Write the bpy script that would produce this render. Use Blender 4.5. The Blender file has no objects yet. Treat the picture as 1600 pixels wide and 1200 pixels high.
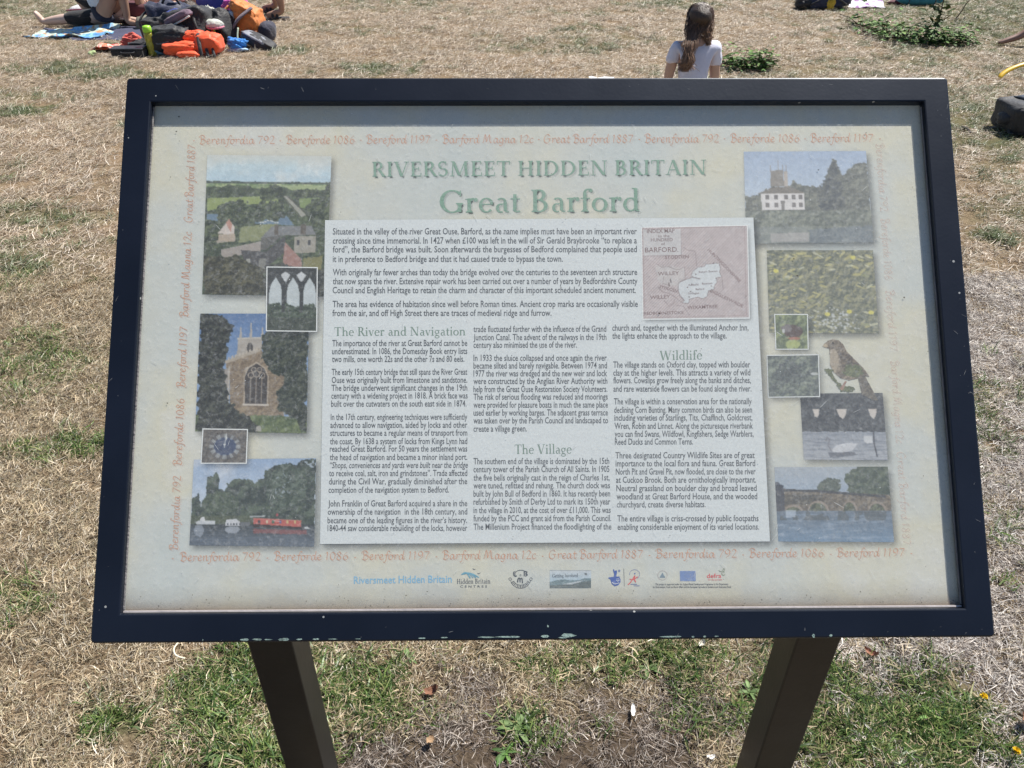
import bpy, bmesh, math, random
import numpy as np
from math import radians, sin, cos, pi, tan
from mathutils import Vector, Matrix

# ---------------------------------------------------------------- camera, sky, sun, exposure
SC = bpy.context.scene
COL = SC.collection
CAMH, PITCH, FPX = 1.6, radians(35), 1230.0
cam_d = bpy.data.cameras.new('camera'); cam = bpy.data.objects.new('camera', cam_d); COL.objects.link(cam)
cam.location = (0, 0, CAMH); cam.rotation_euler = (radians(90) - PITCH, 0, 0)
cam_d.sensor_width = 36; cam_d.lens = FPX / 1600 * 36; cam_d.clip_start = 0.05; cam_d.clip_end = 1000
SC.camera = cam
SUN = Vector((1.2, 1.0, 2.45)).normalized()
sun_el = math.asin(SUN.z); sun_az = math.atan2(SUN.x, SUN.y)
world = bpy.data.worlds.new('World'); SC.world = world; world.use_nodes = True
wn = world.node_tree; wn.nodes.clear()
wo = wn.nodes.new('ShaderNodeOutputWorld'); wb = wn.nodes.new('ShaderNodeBackground'); ws = wn.nodes.new('ShaderNodeTexSky')
ws.sky_type = 'NISHITA'; ws.sun_disc = False; ws.sun_elevation = sun_el; ws.sun_rotation = sun_az
ws.air_density = 1.0; ws.dust_density = 0.25; ws.ozone_density = 2.5
wb.inputs['Strength'].default_value = 0.065
wn.links.new(ws.outputs[0], wb.inputs[0]); wn.links.new(wb.outputs[0], wo.inputs[0])
sl = bpy.data.lights.new('sun', 'SUN'); sl.energy = 5.0; sl.angle = radians(0.55); sl.color = (1.0, 0.95, 0.87)
so = bpy.data.objects.new('sun', sl); COL.objects.link(so); so.location = (6, 5, 12)
so.rotation_euler = SUN.to_track_quat('Z', 'Y').to_euler()
SC.view_settings.view_transform = 'Standard'; SC.view_settings.look = 'None'
SC.view_settings.exposure = 0.56; SC.view_settings.gamma = 1.0; SC.view_settings.use_curve_mapping = False

# ---------------------------------------------------------------- helpers
def lin(c):
    a = np.clip(np.asarray(c, float) / 255.0, 0, None)
    return np.where(a <= 0.04045, a / 12.92, ((a + 0.055) / 1.055) ** 2.4)
def Lc(r, g, b, k=1.0):
    v = lin((r, g, b)) * k
    return (float(v[0]), float(v[1]), float(v[2]), 1.0)
FWD = np.array([0, cos(PITCH), -sin(PITCH)]); UPV = np.array([0, sin(PITCH), cos(PITCH)]); RGT = np.array([1.0, 0, 0])
EYE = np.array([0, 0, CAMH])
def ray(px, py): return FWD * FPX + RGT * (px - 800) - UPV * (py - 600)
def G(px, py, z=0.0):
    d = ray(px, py); t = (z - CAMH) / d[2]; p = EYE + t * d
    return float(p[0]), float(p[1])

def vnoise(x, y, seed=0):
    xi = np.floor(x).astype(np.int64); yi = np.floor(y).astype(np.int64); fx = x - xi; fy = y - yi
    def h(a, b):
        n = (a * 374761393 + b * 668265263 + seed * 974634777) & 0xffffffff
        n = ((n ^ (n >> 13)) * 1274126177) & 0xffffffff
        return ((n ^ (n >> 16)) & 0xffff) / 65535.0
    u = fx * fx * (3 - 2 * fx); v = fy * fy * (3 - 2 * fy)
    return (h(xi, yi) * (1 - u) + h(xi + 1, yi) * u) * (1 - v) + (h(xi, yi + 1) * (1 - u) + h(xi + 1, yi + 1) * u) * v
def fbm(x, y, seed=0, octs=4):
    x = np.asarray(x, float); y = np.asarray(y, float); s = 0; a = 0.5
    for o in range(octs):
        s = s + a * vnoise(x * 2 ** o + 31.7 * o, y * 2 ** o - 17.3 * o, seed + o); a *= 0.5
    return s / (1 - 0.5 ** octs)

def mesh_from(name, V, F, smooth=False):
    me = bpy.data.meshes.new(name)
    V = np.asarray(V, dtype=float)
    me.from_pydata([tuple(v) for v in V], [], [tuple(int(i) for i in f) for f in F])
    me.update()
    if smooth: me.shade_smooth()
    return me
def fast_quads(name, V, Q, colors=None, smooth=False):
    me = bpy.data.meshes.new(name)
    V = np.asarray(V, np.float32); Q = np.asarray(Q, np.int32); n = len(Q); k = Q.shape[1]
    me.vertices.add(len(V)); me.vertices.foreach_set('co', V.ravel())
    me.loops.add(n * k); me.loops.foreach_set('vertex_index', Q.ravel())
    me.polygons.add(n); me.polygons.foreach_set('loop_start', np.arange(0, n * k, k, dtype=np.int32))
    me.update(calc_edges=True)
    if colors is not None:
        a = me.color_attributes.new('Col', 'FLOAT_COLOR', 'POINT')
        c = np.ones((len(V), 4), np.float32); c[:, :colors.shape[1]] = colors
        a.data.foreach_set('color', c.ravel())
    if smooth: me.shade_smooth()
    return me
def obj(name, me, mat=None, parent=None, loc=None, rot=None):
    o = bpy.data.objects.new(name, me); COL.objects.link(o)
    if mat is not None and me is not None:
        if isinstance(mat, (list, tuple)):
            for m in mat: me.materials.append(m)
        else: me.materials.append(mat)
    if parent: o.parent = parent
    if loc is not None: o.location = loc
    if rot is not None: o.rotation_euler = rot
    return o
def tag(o, label=None, cat=None, group=None, kind=None):
    if label: o['label'] = label
    if cat: o['category'] = cat
    if group: o['group'] = group
    if kind: o['kind'] = kind
    return o
def thing(name, label, cat, loc=(0, 0, 0), rotz=0.0, group=None):
    o = bpy.data.objects.new(name, None); COL.objects.link(o); o.location = loc; o.rotation_euler = (0, 0, rotz)
    o.empty_display_size = 0.1
    return tag(o, label, cat, group)

# ---------------------------------------------------------------- materials
def newmat(name):
    m = bpy.data.materials.new(name); m.use_nodes = True; nt = m.node_tree
    return m, nt, nt.nodes['Principled BSDF']
def N(nt, t, **kw):
    n = nt.nodes.new(t)
    for k, v in kw.items():
        if k.startswith('i_'): n.inputs[k[2:].replace('_', ' ')].default_value = v
        else: setattr(n, k, v)
    return n
def noise_mat(name, c1, c2, scale=8.0, rough=0.7, bump=0.0, bscale=None, detail=4.0, spec=0.5, lo=0.3, hi=0.7, metallic=0.0, sheen=0.0):
    m, nt, b = newmat(name)
    tc = N(nt, 'ShaderNodeTexCoord'); nz = N(nt, 'ShaderNodeTexNoise'); nz.inputs['Scale'].default_value = scale; nz.inputs['Detail'].default_value = detail
    nt.links.new(tc.outputs['Object'], nz.inputs['Vector'])
    rp = N(nt, 'ShaderNodeValToRGB'); rp.color_ramp.elements[0].position = lo; rp.color_ramp.elements[1].position = hi
    rp.color_ramp.elements[0].color = c1; rp.color_ramp.elements[1].color = c2
    nt.links.new(nz.outputs['Fac'], rp.inputs['Fac']); nt.links.new(rp.outputs['Color'], b.inputs['Base Color'])
    b.inputs['Roughness'].default_value = rough; b.inputs['Specular IOR Level'].default_value = spec; b.inputs['Metallic'].default_value = metallic
    if sheen: b.inputs['Sheen Weight'].default_value = sheen
    if bump:
        n2 = N(nt, 'ShaderNodeTexNoise'); n2.inputs['Scale'].default_value = bscale or scale * 4; n2.inputs['Detail'].default_value = 5
        nt.links.new(tc.outputs['Object'], n2.inputs['Vector'])
        bp = N(nt, 'ShaderNodeBump'); bp.inputs['Strength'].default_value = bump; bp.inputs['Distance'].default_value = 0.01
        nt.links.new(n2.outputs['Fac'], bp.inputs['Height']); nt.links.new(bp.outputs['Normal'], b.inputs['Normal'])
    return m
def cmat(name, r, g, b_, var=0.75, rough=0.8, scale=9, bump=0.3, **k):
    c = (r, g, b_, 1); return noise_mat(name, (r * var, g * var, b_ * var, 1), (min(1, r / var ** .5), min(1, g / var ** .5), min(1, b_ / var ** .5), 1), scale=scale, rough=rough, bump=bump, **k)

# ---------------------------------------------------------------- ground
def gh(x, y):
    x = np.asarray(x, float); y = np.asarray(y, float)
    near = np.clip(1.2 - np.hypot(x, y - 4) / 40, 0, 1)
    return (fbm(x * 0.7, y * 0.7, 5, 3) - 0.5) * 0.05 * near + (fbm(x * 9, y * 9, 8, 3) - 0.5) * 0.022 * near
gx = np.concatenate([-np.geomspace(400, 7.2, 18), np.arange(-7, 7.01, 0.035), np.geomspace(7.2, 400, 18)])
gy = np.concatenate([-np.geomspace(400, 0.5, 18), np.arange(-0.3, 3, 0.022), np.arange(3, 11.5, 0.05), np.geomspace(11.8, 400, 18)])
XX, YY = np.meshgrid(gx, gy)
# green patches: pixel centre in the photograph turned into a spot on the lawn, with radii in metres
patches = []
for (px, py, rx, ry, s) in [(205, 1125, .09, .07, 1.2), (335, 1080, .14, .10, 1.1), (400, 1160, .16, .09, 1.1), (470, 1030, .13, .06, .9), (560, 1075, .14, .09, 1.1), (540, 1040, .12, .06, 1.0),
        (1255, 1060, .10, .09, .9), (1400, 1140, .19, .07, 1.1), (1460, 1175, .16, .06, 1.1), (1330, 1100, .10, .06, .8), (1250, 1150, .1, .06, .8), (1420, 1060, .10, .04, .5), (930, 1040, .12, .05, .6), (800, 1025, .25, .03, .5), (830, 1140, .08, .05, .7), (1080, 1030, .12, .05, .6),
        (60, 340, .35, .14, .6), (130, 345, .25, .10, .6), (20, 420, .3, .2, .5), (110, 700, .22, .06, .8), (40, 570, .2, .15, .4), (30, 940, .12, .06, .6), (45, 172, .18, .12, 1.2), (75, 108, .3, .2, 1.0), (90, 60, .0, .0, 0),
        (590, 108, .35, .2, 1.0), (455, 80, .16, .12, 1.0), (1545, 375, .13, .07, 1.2), (1040, 8, .5, .3, .8), (1540, 30, 1.4, 1.1, .75), (1490, 8, 1.0, .6, .7), (1530, 175, .55, .45, .75), (1560, 230, .5, .3, .7), (1250, 115, .9, .22, .35), (1540, 140, .5, .2, .45), (1310, 100, .6, .15, .35),
        (610, 12, .6, .25, .4), (180, 118, .4, .15, .7), (20, 150, .3, .15, .5), (1590, 330, .3, .2, .5), (40, 12, 1.2, .6, .45), (1540, 620, .3, .15, .35), (980, 60, .5, .25, .3), (870, 20, .8, .2, .3)]:
    if s > 0:
        x, y = G(px, py); patches.append((x, y, rx, ry, s))
def green(x, y):
    x = np.asarray(x, float); y = np.asarray(y, float)
    wob = fbm(x * 6, y * 6, 91, 3) - 0.5; fine = fbm(x * 22, y * 22, 93, 2) - 0.5
    g = np.clip((fbm(x * 1.3, y * 1.3, 41, 4) - 0.59) * 3.0, 0, 0.38)
    for (cx, cy, rx, ry, s) in patches:
        d = np.sqrt(((x - cx) / rx) ** 2 + ((y - cy) / ry) ** 2)
        g = np.maximum(g, s * np.clip(1.45 - d + wob * 1.6 + fine * 0.9, 0, 1))
    return np.clip(g + fine * 0.25 * (g > 0.02), 0, 1.1)
ZZ = gh(XX, YY); GG = green(XX, YY)
# worn bare soil between and in front of the posts
def soil(x, y):
    d1 = np.sqrt(((x - 0.1) / 0.42) ** 2 + ((y - 0.88) / 0.22) ** 2)
    d2 = np.sqrt(((x - 0.42) / 0.22) ** 2 + ((y - 1.0) / 0.14) ** 2)
    w = fbm(np.asarray(x) * 9, np.asarray(y) * 9, 77, 3) - 0.5
    return np.clip(np.maximum(1.35 - d1, .9 - d2 * .8) + w * 1.6, 0, 1) * (np.abs(x) < 2) * (y < 2)
SS = soil(XX, YY)
ny, nx = XX.shape
idx = np.arange(ny * nx).reshape(ny, nx)
Q = np.stack([idx[:-1, :-1], idx[:-1, 1:], idx[1:, 1:], idx[1:, :-1]], -1).reshape(-1, 4)
gme = fast_quads('ground', np.stack([XX, YY, ZZ], -1).reshape(-1, 3), Q, np.stack([GG.ravel(), SS.ravel(), 0 * SS.ravel()], -1), smooth=True)
m, nt, b = newmat('lawn_soil')
tc = N(nt, 'ShaderNodeTexCoord'); at = N(nt, 'ShaderNodeVertexColor', layer_name='Col'); sp = N(nt, 'ShaderNodeSeparateColor')
nt.links.new(at.outputs['Color'], sp.inputs[0])
def ramp(nt, fac, stops):
    r = N(nt, 'ShaderNodeValToRGB'); cr = r.color_ramp
    while len(cr.elements) < len(stops): cr.elements.new(0.5)
    for e, (p, c) in zip(cr.elements, stops): e.position = p; e.color = c
    nt.links.new(fac, r.inputs['Fac']); return r.outputs['Color']
n1 = N(nt, 'ShaderNodeTexNoise', i_Scale=70.0, i_Detail=6.0, i_Roughness=0.75); nt.links.new(tc.outputs['Object'], n1.inputs['Vector'])
n2 = N(nt, 'ShaderNodeTexNoise', i_Scale=2.2, i_Detail=5.0); nt.links.new(tc.outputs['Object'], n2.inputs['Vector'])
mp = N(nt, 'ShaderNodeMapping'); mp.inputs['Scale'].default_value = (90, 240, 90); nt.links.new(tc.outputs['Object'], mp.inputs['Vector'])
n3 = N(nt, 'ShaderNodeTexNoise', i_Scale=1.0, i_Detail=3.0, i_Distortion=1.5); nt.links.new(mp.outputs[0], n3.inputs['Vector'])
dry = ramp(nt, n1.outputs['Fac'], [(0.32, (.045, .032, .02, 1)), (0.5, (.17, .125, .08, 1)), (0.68, (.42, .33, .23, 1))])
dry2 = ramp(nt, n3.outputs['Fac'], [(0.35, (.12, .085, .05, 1)), (0.65, (.42, .34, .24, 1))])
mx = N(nt, 'ShaderNodeMix', data_type='RGBA'); mx.inputs[0].default_value = .5; nt.links.new(dry, mx.inputs[6]); nt.links.new(dry2, mx.inputs[7])
pk = N(nt, 'ShaderNodeMix', data_type='RGBA', blend_type='MULTIPLY'); pk.inputs[0].default_value = .6
nt.links.new(mx.outputs[2], pk.inputs[6]); nt.links.new(ramp(nt, n2.outputs['Fac'], [(0.35, (.88, .88, .84, 1)), (0.65, (1.2, 1.08, 1.0, 1))]), pk.inputs[7])
gr = ramp(nt, n1.outputs['Fac'], [(0.3, (.02, .035, .012, 1)), (0.7, (.11, .15, .055, 1))])
mg = N(nt, 'ShaderNodeMix', data_type='RGBA'); nt.links.new(pk.outputs[2], mg.inputs[6]); nt.links.new(gr, mg.inputs[7])
gm = N(nt, 'ShaderNodeMath', operation='MULTIPLY'); gm.inputs[1].default_value = .75; nt.links.new(sp.outputs[0], gm.inputs[0]); nt.links.new(gm.outputs[0], mg.inputs[0])
sr = ramp(nt, n1.outputs['Fac'], [(0.3, (.035, .025, .018, 1)), (0.7, (.15, .115, .085, 1))])
ms = N(nt, 'ShaderNodeMix', data_type='RGBA'); nt.links.new(mg.outputs[2], ms.inputs[6]); nt.links.new(sr, ms.inputs[7]); nt.links.new(sp.outputs[1], ms.inputs[0])
nt.links.new(ms.outputs[2], b.inputs['Base Color']); b.inputs['Roughness'].default_value = .95; b.inputs['Specular IOR Level'].default_value = .1
bp = N(nt, 'ShaderNodeBump', i_Strength=.9, i_Distance=.012); nt.links.new(n1.outputs['Fac'], bp.inputs['Height']); nt.links.new(bp.outputs[0], b.inputs['Normal'])
tag(obj('ground', gme, m), kind='structure')

# ---------------------------------------------------------------- grass: tuft meshes scattered over the lawn
def tuft(name, seed, nb, lmin, lmax, w, spread, tilt, pal, seg=2, curl=0.6):
    R = random.Random(seed); V = []; F = []; C = []
    for k in range(nb):
        a = R.uniform(0, 2 * pi); r = spread * math.sqrt(R.random()); ph = R.uniform(0, 2 * pi)
        x, y, z = r * cos(ph), r * sin(ph), R.uniform(-0.002, 0.006)
        L = R.uniform(lmin, lmax); t = R.uniform(*tilt); ww = w * R.uniform(.6, 1.3)
        c = R.choice(pal); q = R.uniform(.75, 1.2); turn = R.uniform(-curl, curl)
        base = len(V); sx, sy = -sin(a), cos(a)
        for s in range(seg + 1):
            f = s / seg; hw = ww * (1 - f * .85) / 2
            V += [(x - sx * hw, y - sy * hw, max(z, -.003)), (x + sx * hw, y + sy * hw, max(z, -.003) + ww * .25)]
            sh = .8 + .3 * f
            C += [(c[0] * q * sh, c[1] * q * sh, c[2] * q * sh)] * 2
            st = L / seg
            x += cos(a) * cos(t) * st; y += sin(a) * cos(t) * st; z += sin(t) * st
            t -= R.uniform(.1, .55) / seg * 2; a += turn
            if z < 0.001 and t < 0: t = R.uniform(0, .15)
        for s in range(seg): i = base + 2 * s; F.append((i, i + 1, i + 3, i + 2))
    return fast_quads(name, V, F, np.array(C))
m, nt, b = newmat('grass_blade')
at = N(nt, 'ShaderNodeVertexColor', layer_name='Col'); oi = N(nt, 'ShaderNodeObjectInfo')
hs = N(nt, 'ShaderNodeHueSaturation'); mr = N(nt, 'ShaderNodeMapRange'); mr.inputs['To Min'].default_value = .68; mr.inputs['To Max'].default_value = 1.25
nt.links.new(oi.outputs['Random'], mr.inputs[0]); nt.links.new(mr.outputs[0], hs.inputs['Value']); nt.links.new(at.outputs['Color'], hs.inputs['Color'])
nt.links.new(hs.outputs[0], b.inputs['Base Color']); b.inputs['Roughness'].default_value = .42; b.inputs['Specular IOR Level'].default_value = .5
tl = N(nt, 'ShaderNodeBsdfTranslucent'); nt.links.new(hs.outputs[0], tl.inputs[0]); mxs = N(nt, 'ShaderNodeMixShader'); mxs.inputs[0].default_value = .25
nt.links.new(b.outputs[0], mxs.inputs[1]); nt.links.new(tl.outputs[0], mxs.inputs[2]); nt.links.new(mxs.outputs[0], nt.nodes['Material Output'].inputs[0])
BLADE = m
DRY = [(.70, .57, .38), (.64, .53, .36), (.54, .43, .28), (.42, .32, .20), (.72, .63, .48), (.33, .25, .16), (.56, .43, .29), (.10, .075, .05), (.42, .38, .24), (.84, .77, .64), (.13, .10, .06), (.78, .66, .48)]
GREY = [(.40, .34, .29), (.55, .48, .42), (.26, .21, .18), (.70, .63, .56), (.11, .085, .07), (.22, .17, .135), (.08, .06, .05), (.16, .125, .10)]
GRN = [(.09, .16, .035), (.13, .22, .055), (.06, .11, .03), (.20, .28, .08), (.26, .32, .11), (.11, .19, .07), (.34, .34, .15)]
WHT = [(.80, .75, .70), (.70, .65, .60), (.85, .82, .78), (.58, .52, .47), (.30, .25, .22), (.76, .68, .60), (.14, .11, .10)]  # near-white palette: glare on the right side put into the blade colour
def tuft_set(cname, specs):
    c = bpy.data.collections.new(cname); 
    for i, s in enumerate(specs):
        me = tuft(cname, i + len(cname), *s); me.materials.append(BLADE); c.objects.link(bpy.data.objects.new('%s.%03d' % (cname, i), me))
    return c
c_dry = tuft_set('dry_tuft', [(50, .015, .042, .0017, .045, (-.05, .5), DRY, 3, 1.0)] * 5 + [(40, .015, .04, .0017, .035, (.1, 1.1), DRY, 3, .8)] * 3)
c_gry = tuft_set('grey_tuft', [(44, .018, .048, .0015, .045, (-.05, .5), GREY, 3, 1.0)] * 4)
c_wht = tuft_set('sunglare_tuft', [(50, .018, .05, .0018, .045, (-.05, .5), WHT, 3, 1.0)] * 4)
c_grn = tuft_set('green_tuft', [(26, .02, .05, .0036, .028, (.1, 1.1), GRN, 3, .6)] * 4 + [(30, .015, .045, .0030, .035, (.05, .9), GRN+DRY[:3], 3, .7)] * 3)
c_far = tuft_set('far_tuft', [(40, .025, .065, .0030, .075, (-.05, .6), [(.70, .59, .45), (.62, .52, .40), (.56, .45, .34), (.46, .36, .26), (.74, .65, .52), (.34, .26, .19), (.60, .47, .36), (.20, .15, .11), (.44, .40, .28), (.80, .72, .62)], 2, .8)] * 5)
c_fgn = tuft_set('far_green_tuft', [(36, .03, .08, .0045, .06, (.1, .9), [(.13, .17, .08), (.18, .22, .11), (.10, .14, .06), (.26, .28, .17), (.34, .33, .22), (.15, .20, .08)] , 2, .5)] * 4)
def scatter(name, coll, P, scale, seed, label):
    rs = np.random.RandomState(seed); n = len(P)
    me = bpy.data.meshes.new(name); me.vertices.add(n); me.vertices.foreach_set('co', np.asarray(P, np.float32).ravel()); me.update()
    for an, tp, dat in (('rot', 'FLOAT_VECTOR', np.stack([rs.normal(0, .12, n), rs.normal(0, .12, n), rs.uniform(0, 6.28, n)], -1)), ('scl', 'FLOAT', np.asarray(scale) * rs.uniform(.75, 1.25, n))):
        a = me.attributes.new(an, tp, 'POINT'); a.data.foreach_set('vector' if tp == 'FLOAT_VECTOR' else 'value', dat.astype(np.float32).ravel())
    o = obj(name, me); tag(o, label, 'grass', kind='stuff')
    ng = bpy.data.node_groups.new(name, 'GeometryNodeTree')
    ng.interface.new_socket('Geometry', in_out='INPUT', socket_type='NodeSocketGeometry'); ng.interface.new_socket('Geometry', in_out='OUTPUT', socket_type='NodeSocketGeometry')
    gi = ng.nodes.new('NodeGroupInput'); go = ng.nodes.new('NodeGroupOutput'); ip = ng.nodes.new('GeometryNodeInstanceOnPoints')
    ci = ng.nodes.new('GeometryNodeCollectionInfo'); ci.inputs['Collection'].default_value = coll; ci.inputs['Separate Children'].default_value = True
    ar = ng.nodes.new('GeometryNodeInputNamedAttribute'); ar.data_type = 'FLOAT_VECTOR'; ar.inputs['Name'].default_value = 'rot'
    as_ = ng.nodes.new('GeometryNodeInputNamedAttribute'); as_.data_type = 'FLOAT'; as_.inputs['Name'].default_value = 'scl'
    L = ng.links.new
    L(gi.outputs[0], ip.inputs['Points']); L(ci.outputs[0], ip.inputs['Instance']); ip.inputs['Pick Instance'].default_value = True
    L(ar.outputs['Attribute'], ip.inputs['Rotation']); L(as_.outputs['Attribute'], ip.inputs['Scale']); L(ip.outputs[0], go.inputs[0])
    md = o.modifiers.new('scatter', 'NODES'); md.node_group = ng
    return o
rs = np.random.RandomState(7)
def area(n, y0, y1, margin=.35):
    y = rs.uniform(y0, y1, n); hw = 0.62 * (y * .82 + CAMH * .57) * 1.06 + margin
    x = rs.uniform(-1, 1, n) * hw; k = rs.uniform(0, hw.max(), n) < hw
    return x[k], y[k]
covered = []   # ground under the blankets and towels grows no tufts
for qd in ([(34, 61), (160, 59), (200, 40), (66, 46)], [(112, 63), (262, 66), (262, 38), (66, 44)], [(1326, 12), (1388, 14), (1372, -5), (1334, -5)], [(144, 84), (206, 86), (208, 72), (170, 72)]): covered.append([G(*q) for q in qd])
def free(x, y):
    r = np.zeros(len(x), bool)
    for P in covered:
        k = np.zeros(len(x), bool)
        for (ax, ay), (bx, by) in zip(P, P[1:] + P[:1]): k ^= ((ay > y) != (by > y)) & (x < (bx - ax) * (y - ay) / (by - ay + 1e-12) + ax)
        r |= k
    return ~r
def P3(x, y): return np.stack([x, y, gh(x, y) + .001], -1)
x, y = area(21000, .62, 3.1, .25)
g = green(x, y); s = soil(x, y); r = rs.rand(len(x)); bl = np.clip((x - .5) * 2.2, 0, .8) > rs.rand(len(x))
isg = r < g * .9; bare = (rs.rand(len(x)) < s * .28)
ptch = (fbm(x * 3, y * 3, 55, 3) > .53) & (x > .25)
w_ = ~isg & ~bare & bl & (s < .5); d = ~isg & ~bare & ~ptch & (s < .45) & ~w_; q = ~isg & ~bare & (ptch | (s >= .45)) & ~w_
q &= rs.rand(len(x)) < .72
scatter('dry_grass', c_dry, P3(x[d], y[d]), np.full(d.sum(), 1.0), 1, 'dry straw coloured grass matted over the lawn near the posts')
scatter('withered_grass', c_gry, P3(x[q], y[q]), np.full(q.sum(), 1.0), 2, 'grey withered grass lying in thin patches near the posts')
scatter('sunglare_grass', c_wht, P3(x[w_], y[w_]), np.full(w_.sum(), 1.0), 6, 'dead grass coloured nearly white for glare on the right of the lawn beside the board')
x2, y2 = area(4200, .62, 3.1, .25); g2 = green(x2, y2); k2 = rs.rand(len(x2)) < np.clip(g2 - .25, 0, 1) * 1.1
xg = np.concatenate([x[isg], x2[k2]]); yg = np.concatenate([y[isg], y2[k2]])
scatter('green_grass', c_grn, P3(xg, yg), np.full(len(xg), .95), 3, 'green grass tufts growing through the dry lawn close to the board')
x, y = area(32000, 3.1, 10.9, .5); k_ = free(x, y); x, y = x[k_], y[k_]
g = green(x, y); r = rs.rand(len(x)); isg = r < g * .7; dd = ~isg & (rs.rand(len(x)) < .9)
scatter('parched_grass', c_far, P3(x[dd], y[dd]), np.full(dd.sum(), .95), 4, 'parched straw coloured grass over the lawn beyond the board')
scatter('clover_grass', c_fgn, P3(x[isg], y[isg]), np.full(isg.sum(), .8), 5, 'green patches left in the parched lawn beyond the board')

# ---------------------------------------------------------------- information board
CB = Vector((0.0368282, 0.82078374, 1.08374789)); TILT, YAW, ROLL = 0.82421254, 0.0118774, -0.00273802
BW, BH = 1.06, 0.70196
_u = Vector((cos(YAW), sin(YAW), 0)); _v = Vector((-sin(YAW) * cos(TILT), cos(YAW) * cos(TILT), sin(TILT)))
BU = _u * cos(ROLL) + _v * sin(ROLL); BV = -_u * sin(ROLL) + _v * cos(ROLL); BN = BU.cross(BV)
DEEP = -0.0115
board = thing('information_board', 'dark blue framed sloping information board about the village on two posts', 'notice board', (CB.x, CB.y, 0))
BASE = Vector((CB.x, CB.y, 0))
def bw(u, v, w): return CB + BU * u + BV * v + BN * w - BASE
def B(px, py, w=DEEP):
    d = Vector(ray(px, py)); o = Vector(EYE); c = CB + BN * w
    t = (c - o).dot(BN) / d.dot(BN); X = o + d * t - c
    return X.dot(BU), X.dot(BV)
# fast array version
_bu, _bv, _bn = np.array(BU), np.array(BV), np.array(BN)
def Bw(P, w):
    """photo-measured points on the print -> board-local vertices, w metres in front of the print plane"""
    P = np.asarray(P, float); d = FWD * FPX + np.outer(P[:, 0] - 800, RGT) - np.outer(P[:, 1] - 600, UPV)
    c = np.array(CB) + _bn * DEEP; t = ((c - EYE) @ _bn) / (d @ _bn); X = EYE + d * t[:, None]
    return X + _bn * (w * .2) - np.array(BASE)

m, nt, b = newmat('frame_paint')
tc = N(nt, 'ShaderNodeTexCoord'); n1 = N(nt, 'ShaderNodeTexNoise', i_Scale=6.0, i_Detail=6.0); nt.links.new(tc.outputs['Object'], n1.inputs['Vector'])
base = ramp(nt, n1.outputs['Fac'], [(0.3, (.004, .0058, .0115, 1)), (0.7, (.0065, .0095, .0195, 1))])
vo = N(nt, 'ShaderNodeTexVoronoi', i_Scale=85.0); nt.links.new(tc.outputs['Object'], vo.inputs['Vector'])
wn_ = N(nt, 'ShaderNodeTexWhiteNoise'); nt.links.new(vo.outputs['Position'], wn_.inputs['Vector'])
gt = N(nt, 'ShaderNodeMath', operation='GREATER_THAN'); gt.inputs[1].default_value = .965; nt.links.new(wn_.outputs['Value'], gt.inputs[0])
lt = N(nt, 'ShaderNodeMath', operation='LESS_THAN'); lt.inputs[1].default_value = .13; nt.links.new(vo.outputs['Distance'], lt.inputs[0])
mu = N(nt, 'ShaderNodeMath', operation='MULTIPLY'); nt.links.new(gt.outputs[0], mu.inputs[0]); nt.links.new(lt.outputs[0], mu.inputs[1])
mx = N(nt, 'ShaderNodeMix', data_type='RGBA'); nt.links.new(mu.outputs[0], mx.inputs[0]); nt.links.new(base, mx.inputs[6]); mx.inputs[7].default_value = (.35, .36, .36, 1)
n4 = N(nt, 'ShaderNodeTexNoise', i_Scale=3.0, i_Detail=8.0, i_Roughness=.7); nt.links.new(tc.outputs['Object'], n4.inputs['Vector'])
rr = N(nt, 'ShaderNodeMapRange'); rr.inputs['To Min'].default_value = .30; rr.inputs['To Max'].default_value = .52; nt.links.new(n4.outputs['Fac'], rr.inputs[0]); nt.links.new(rr.outputs[0], b.inputs['Roughness'])
nt.links.new(mx.outputs[2], b.inputs['Base Color']); b.inputs['Specular IOR Level'].default_value = .5; b.inputs['Specular Tint'].default_value = (.75, .85, 1, 1)
bp = N(nt, 'ShaderNodeBump', i_Strength=.05, i_Distance=.002); n5 = N(nt, 'ShaderNodeTexNoise', i_Scale=240.0, i_Detail=3.0); nt.links.new(tc.outputs['Object'], n5.inputs['Vector'])
nt.links.new(n5.outputs['Fac'], bp.inputs['Height']); nt.links.new(bp.outputs[0], b.inputs['Normal'])
FRAME = m
prof = [(.006, -.034), (0, -.034), (0, -.0022), (.0007, -.0006), (.0022, 0), (.031, 0), (.0324, -.0005), (.033, -.002), (.033, -.0145)]
def ring(o, w, r):
    hx, hy = BW / 2 - o, BH / 2 - o; pts = []
    for (sx, sy, a0) in ((1, 1, 0), (-1, 1, 90), (-1, -1, 180), (1, -1, 270)):
        for k in range(7):
            a = radians(a0 + 15 * k); pts.append((sx * (hx - r) + r * cos(a), sy * (hy - r) + r * sin(a), w))
    return pts
V = []; F = []
for (o_, w_) in prof: V += [bw(*p) for p in ring(o_, w_, max(.0052 - o_, .0008))]
n = 28
for j in range(len(prof) - 1):
    for k in range(n): F.append((j * n + k, j * n + (k + 1) % n, (j + 1) * n + (k + 1) % n, (j + 1) * n + k))
fm = mesh_from('frame', V, F); fr = obj('frame', fm, FRAME, board)
def slab(u0, u1, v0, v1, w0, w1):
    V = [bw(u, v, w) for w in (w0, w1) for (u, v) in ((u0, v0), (u1, v0), (u1, v1), (u0, v1))]
    return mesh_from('slab', V, [(3, 2, 1, 0), (4, 5, 6, 7), (0, 1, 5, 4), (1, 2, 6, 5), (2, 3, 7, 6), (3, 0, 4, 7)])
obj('backing_panel', slab(-.521, .521, -.342, .342, -.032, -.0155), cmat('backing_board', .03, .03, .035, bump=.1), board)
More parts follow.
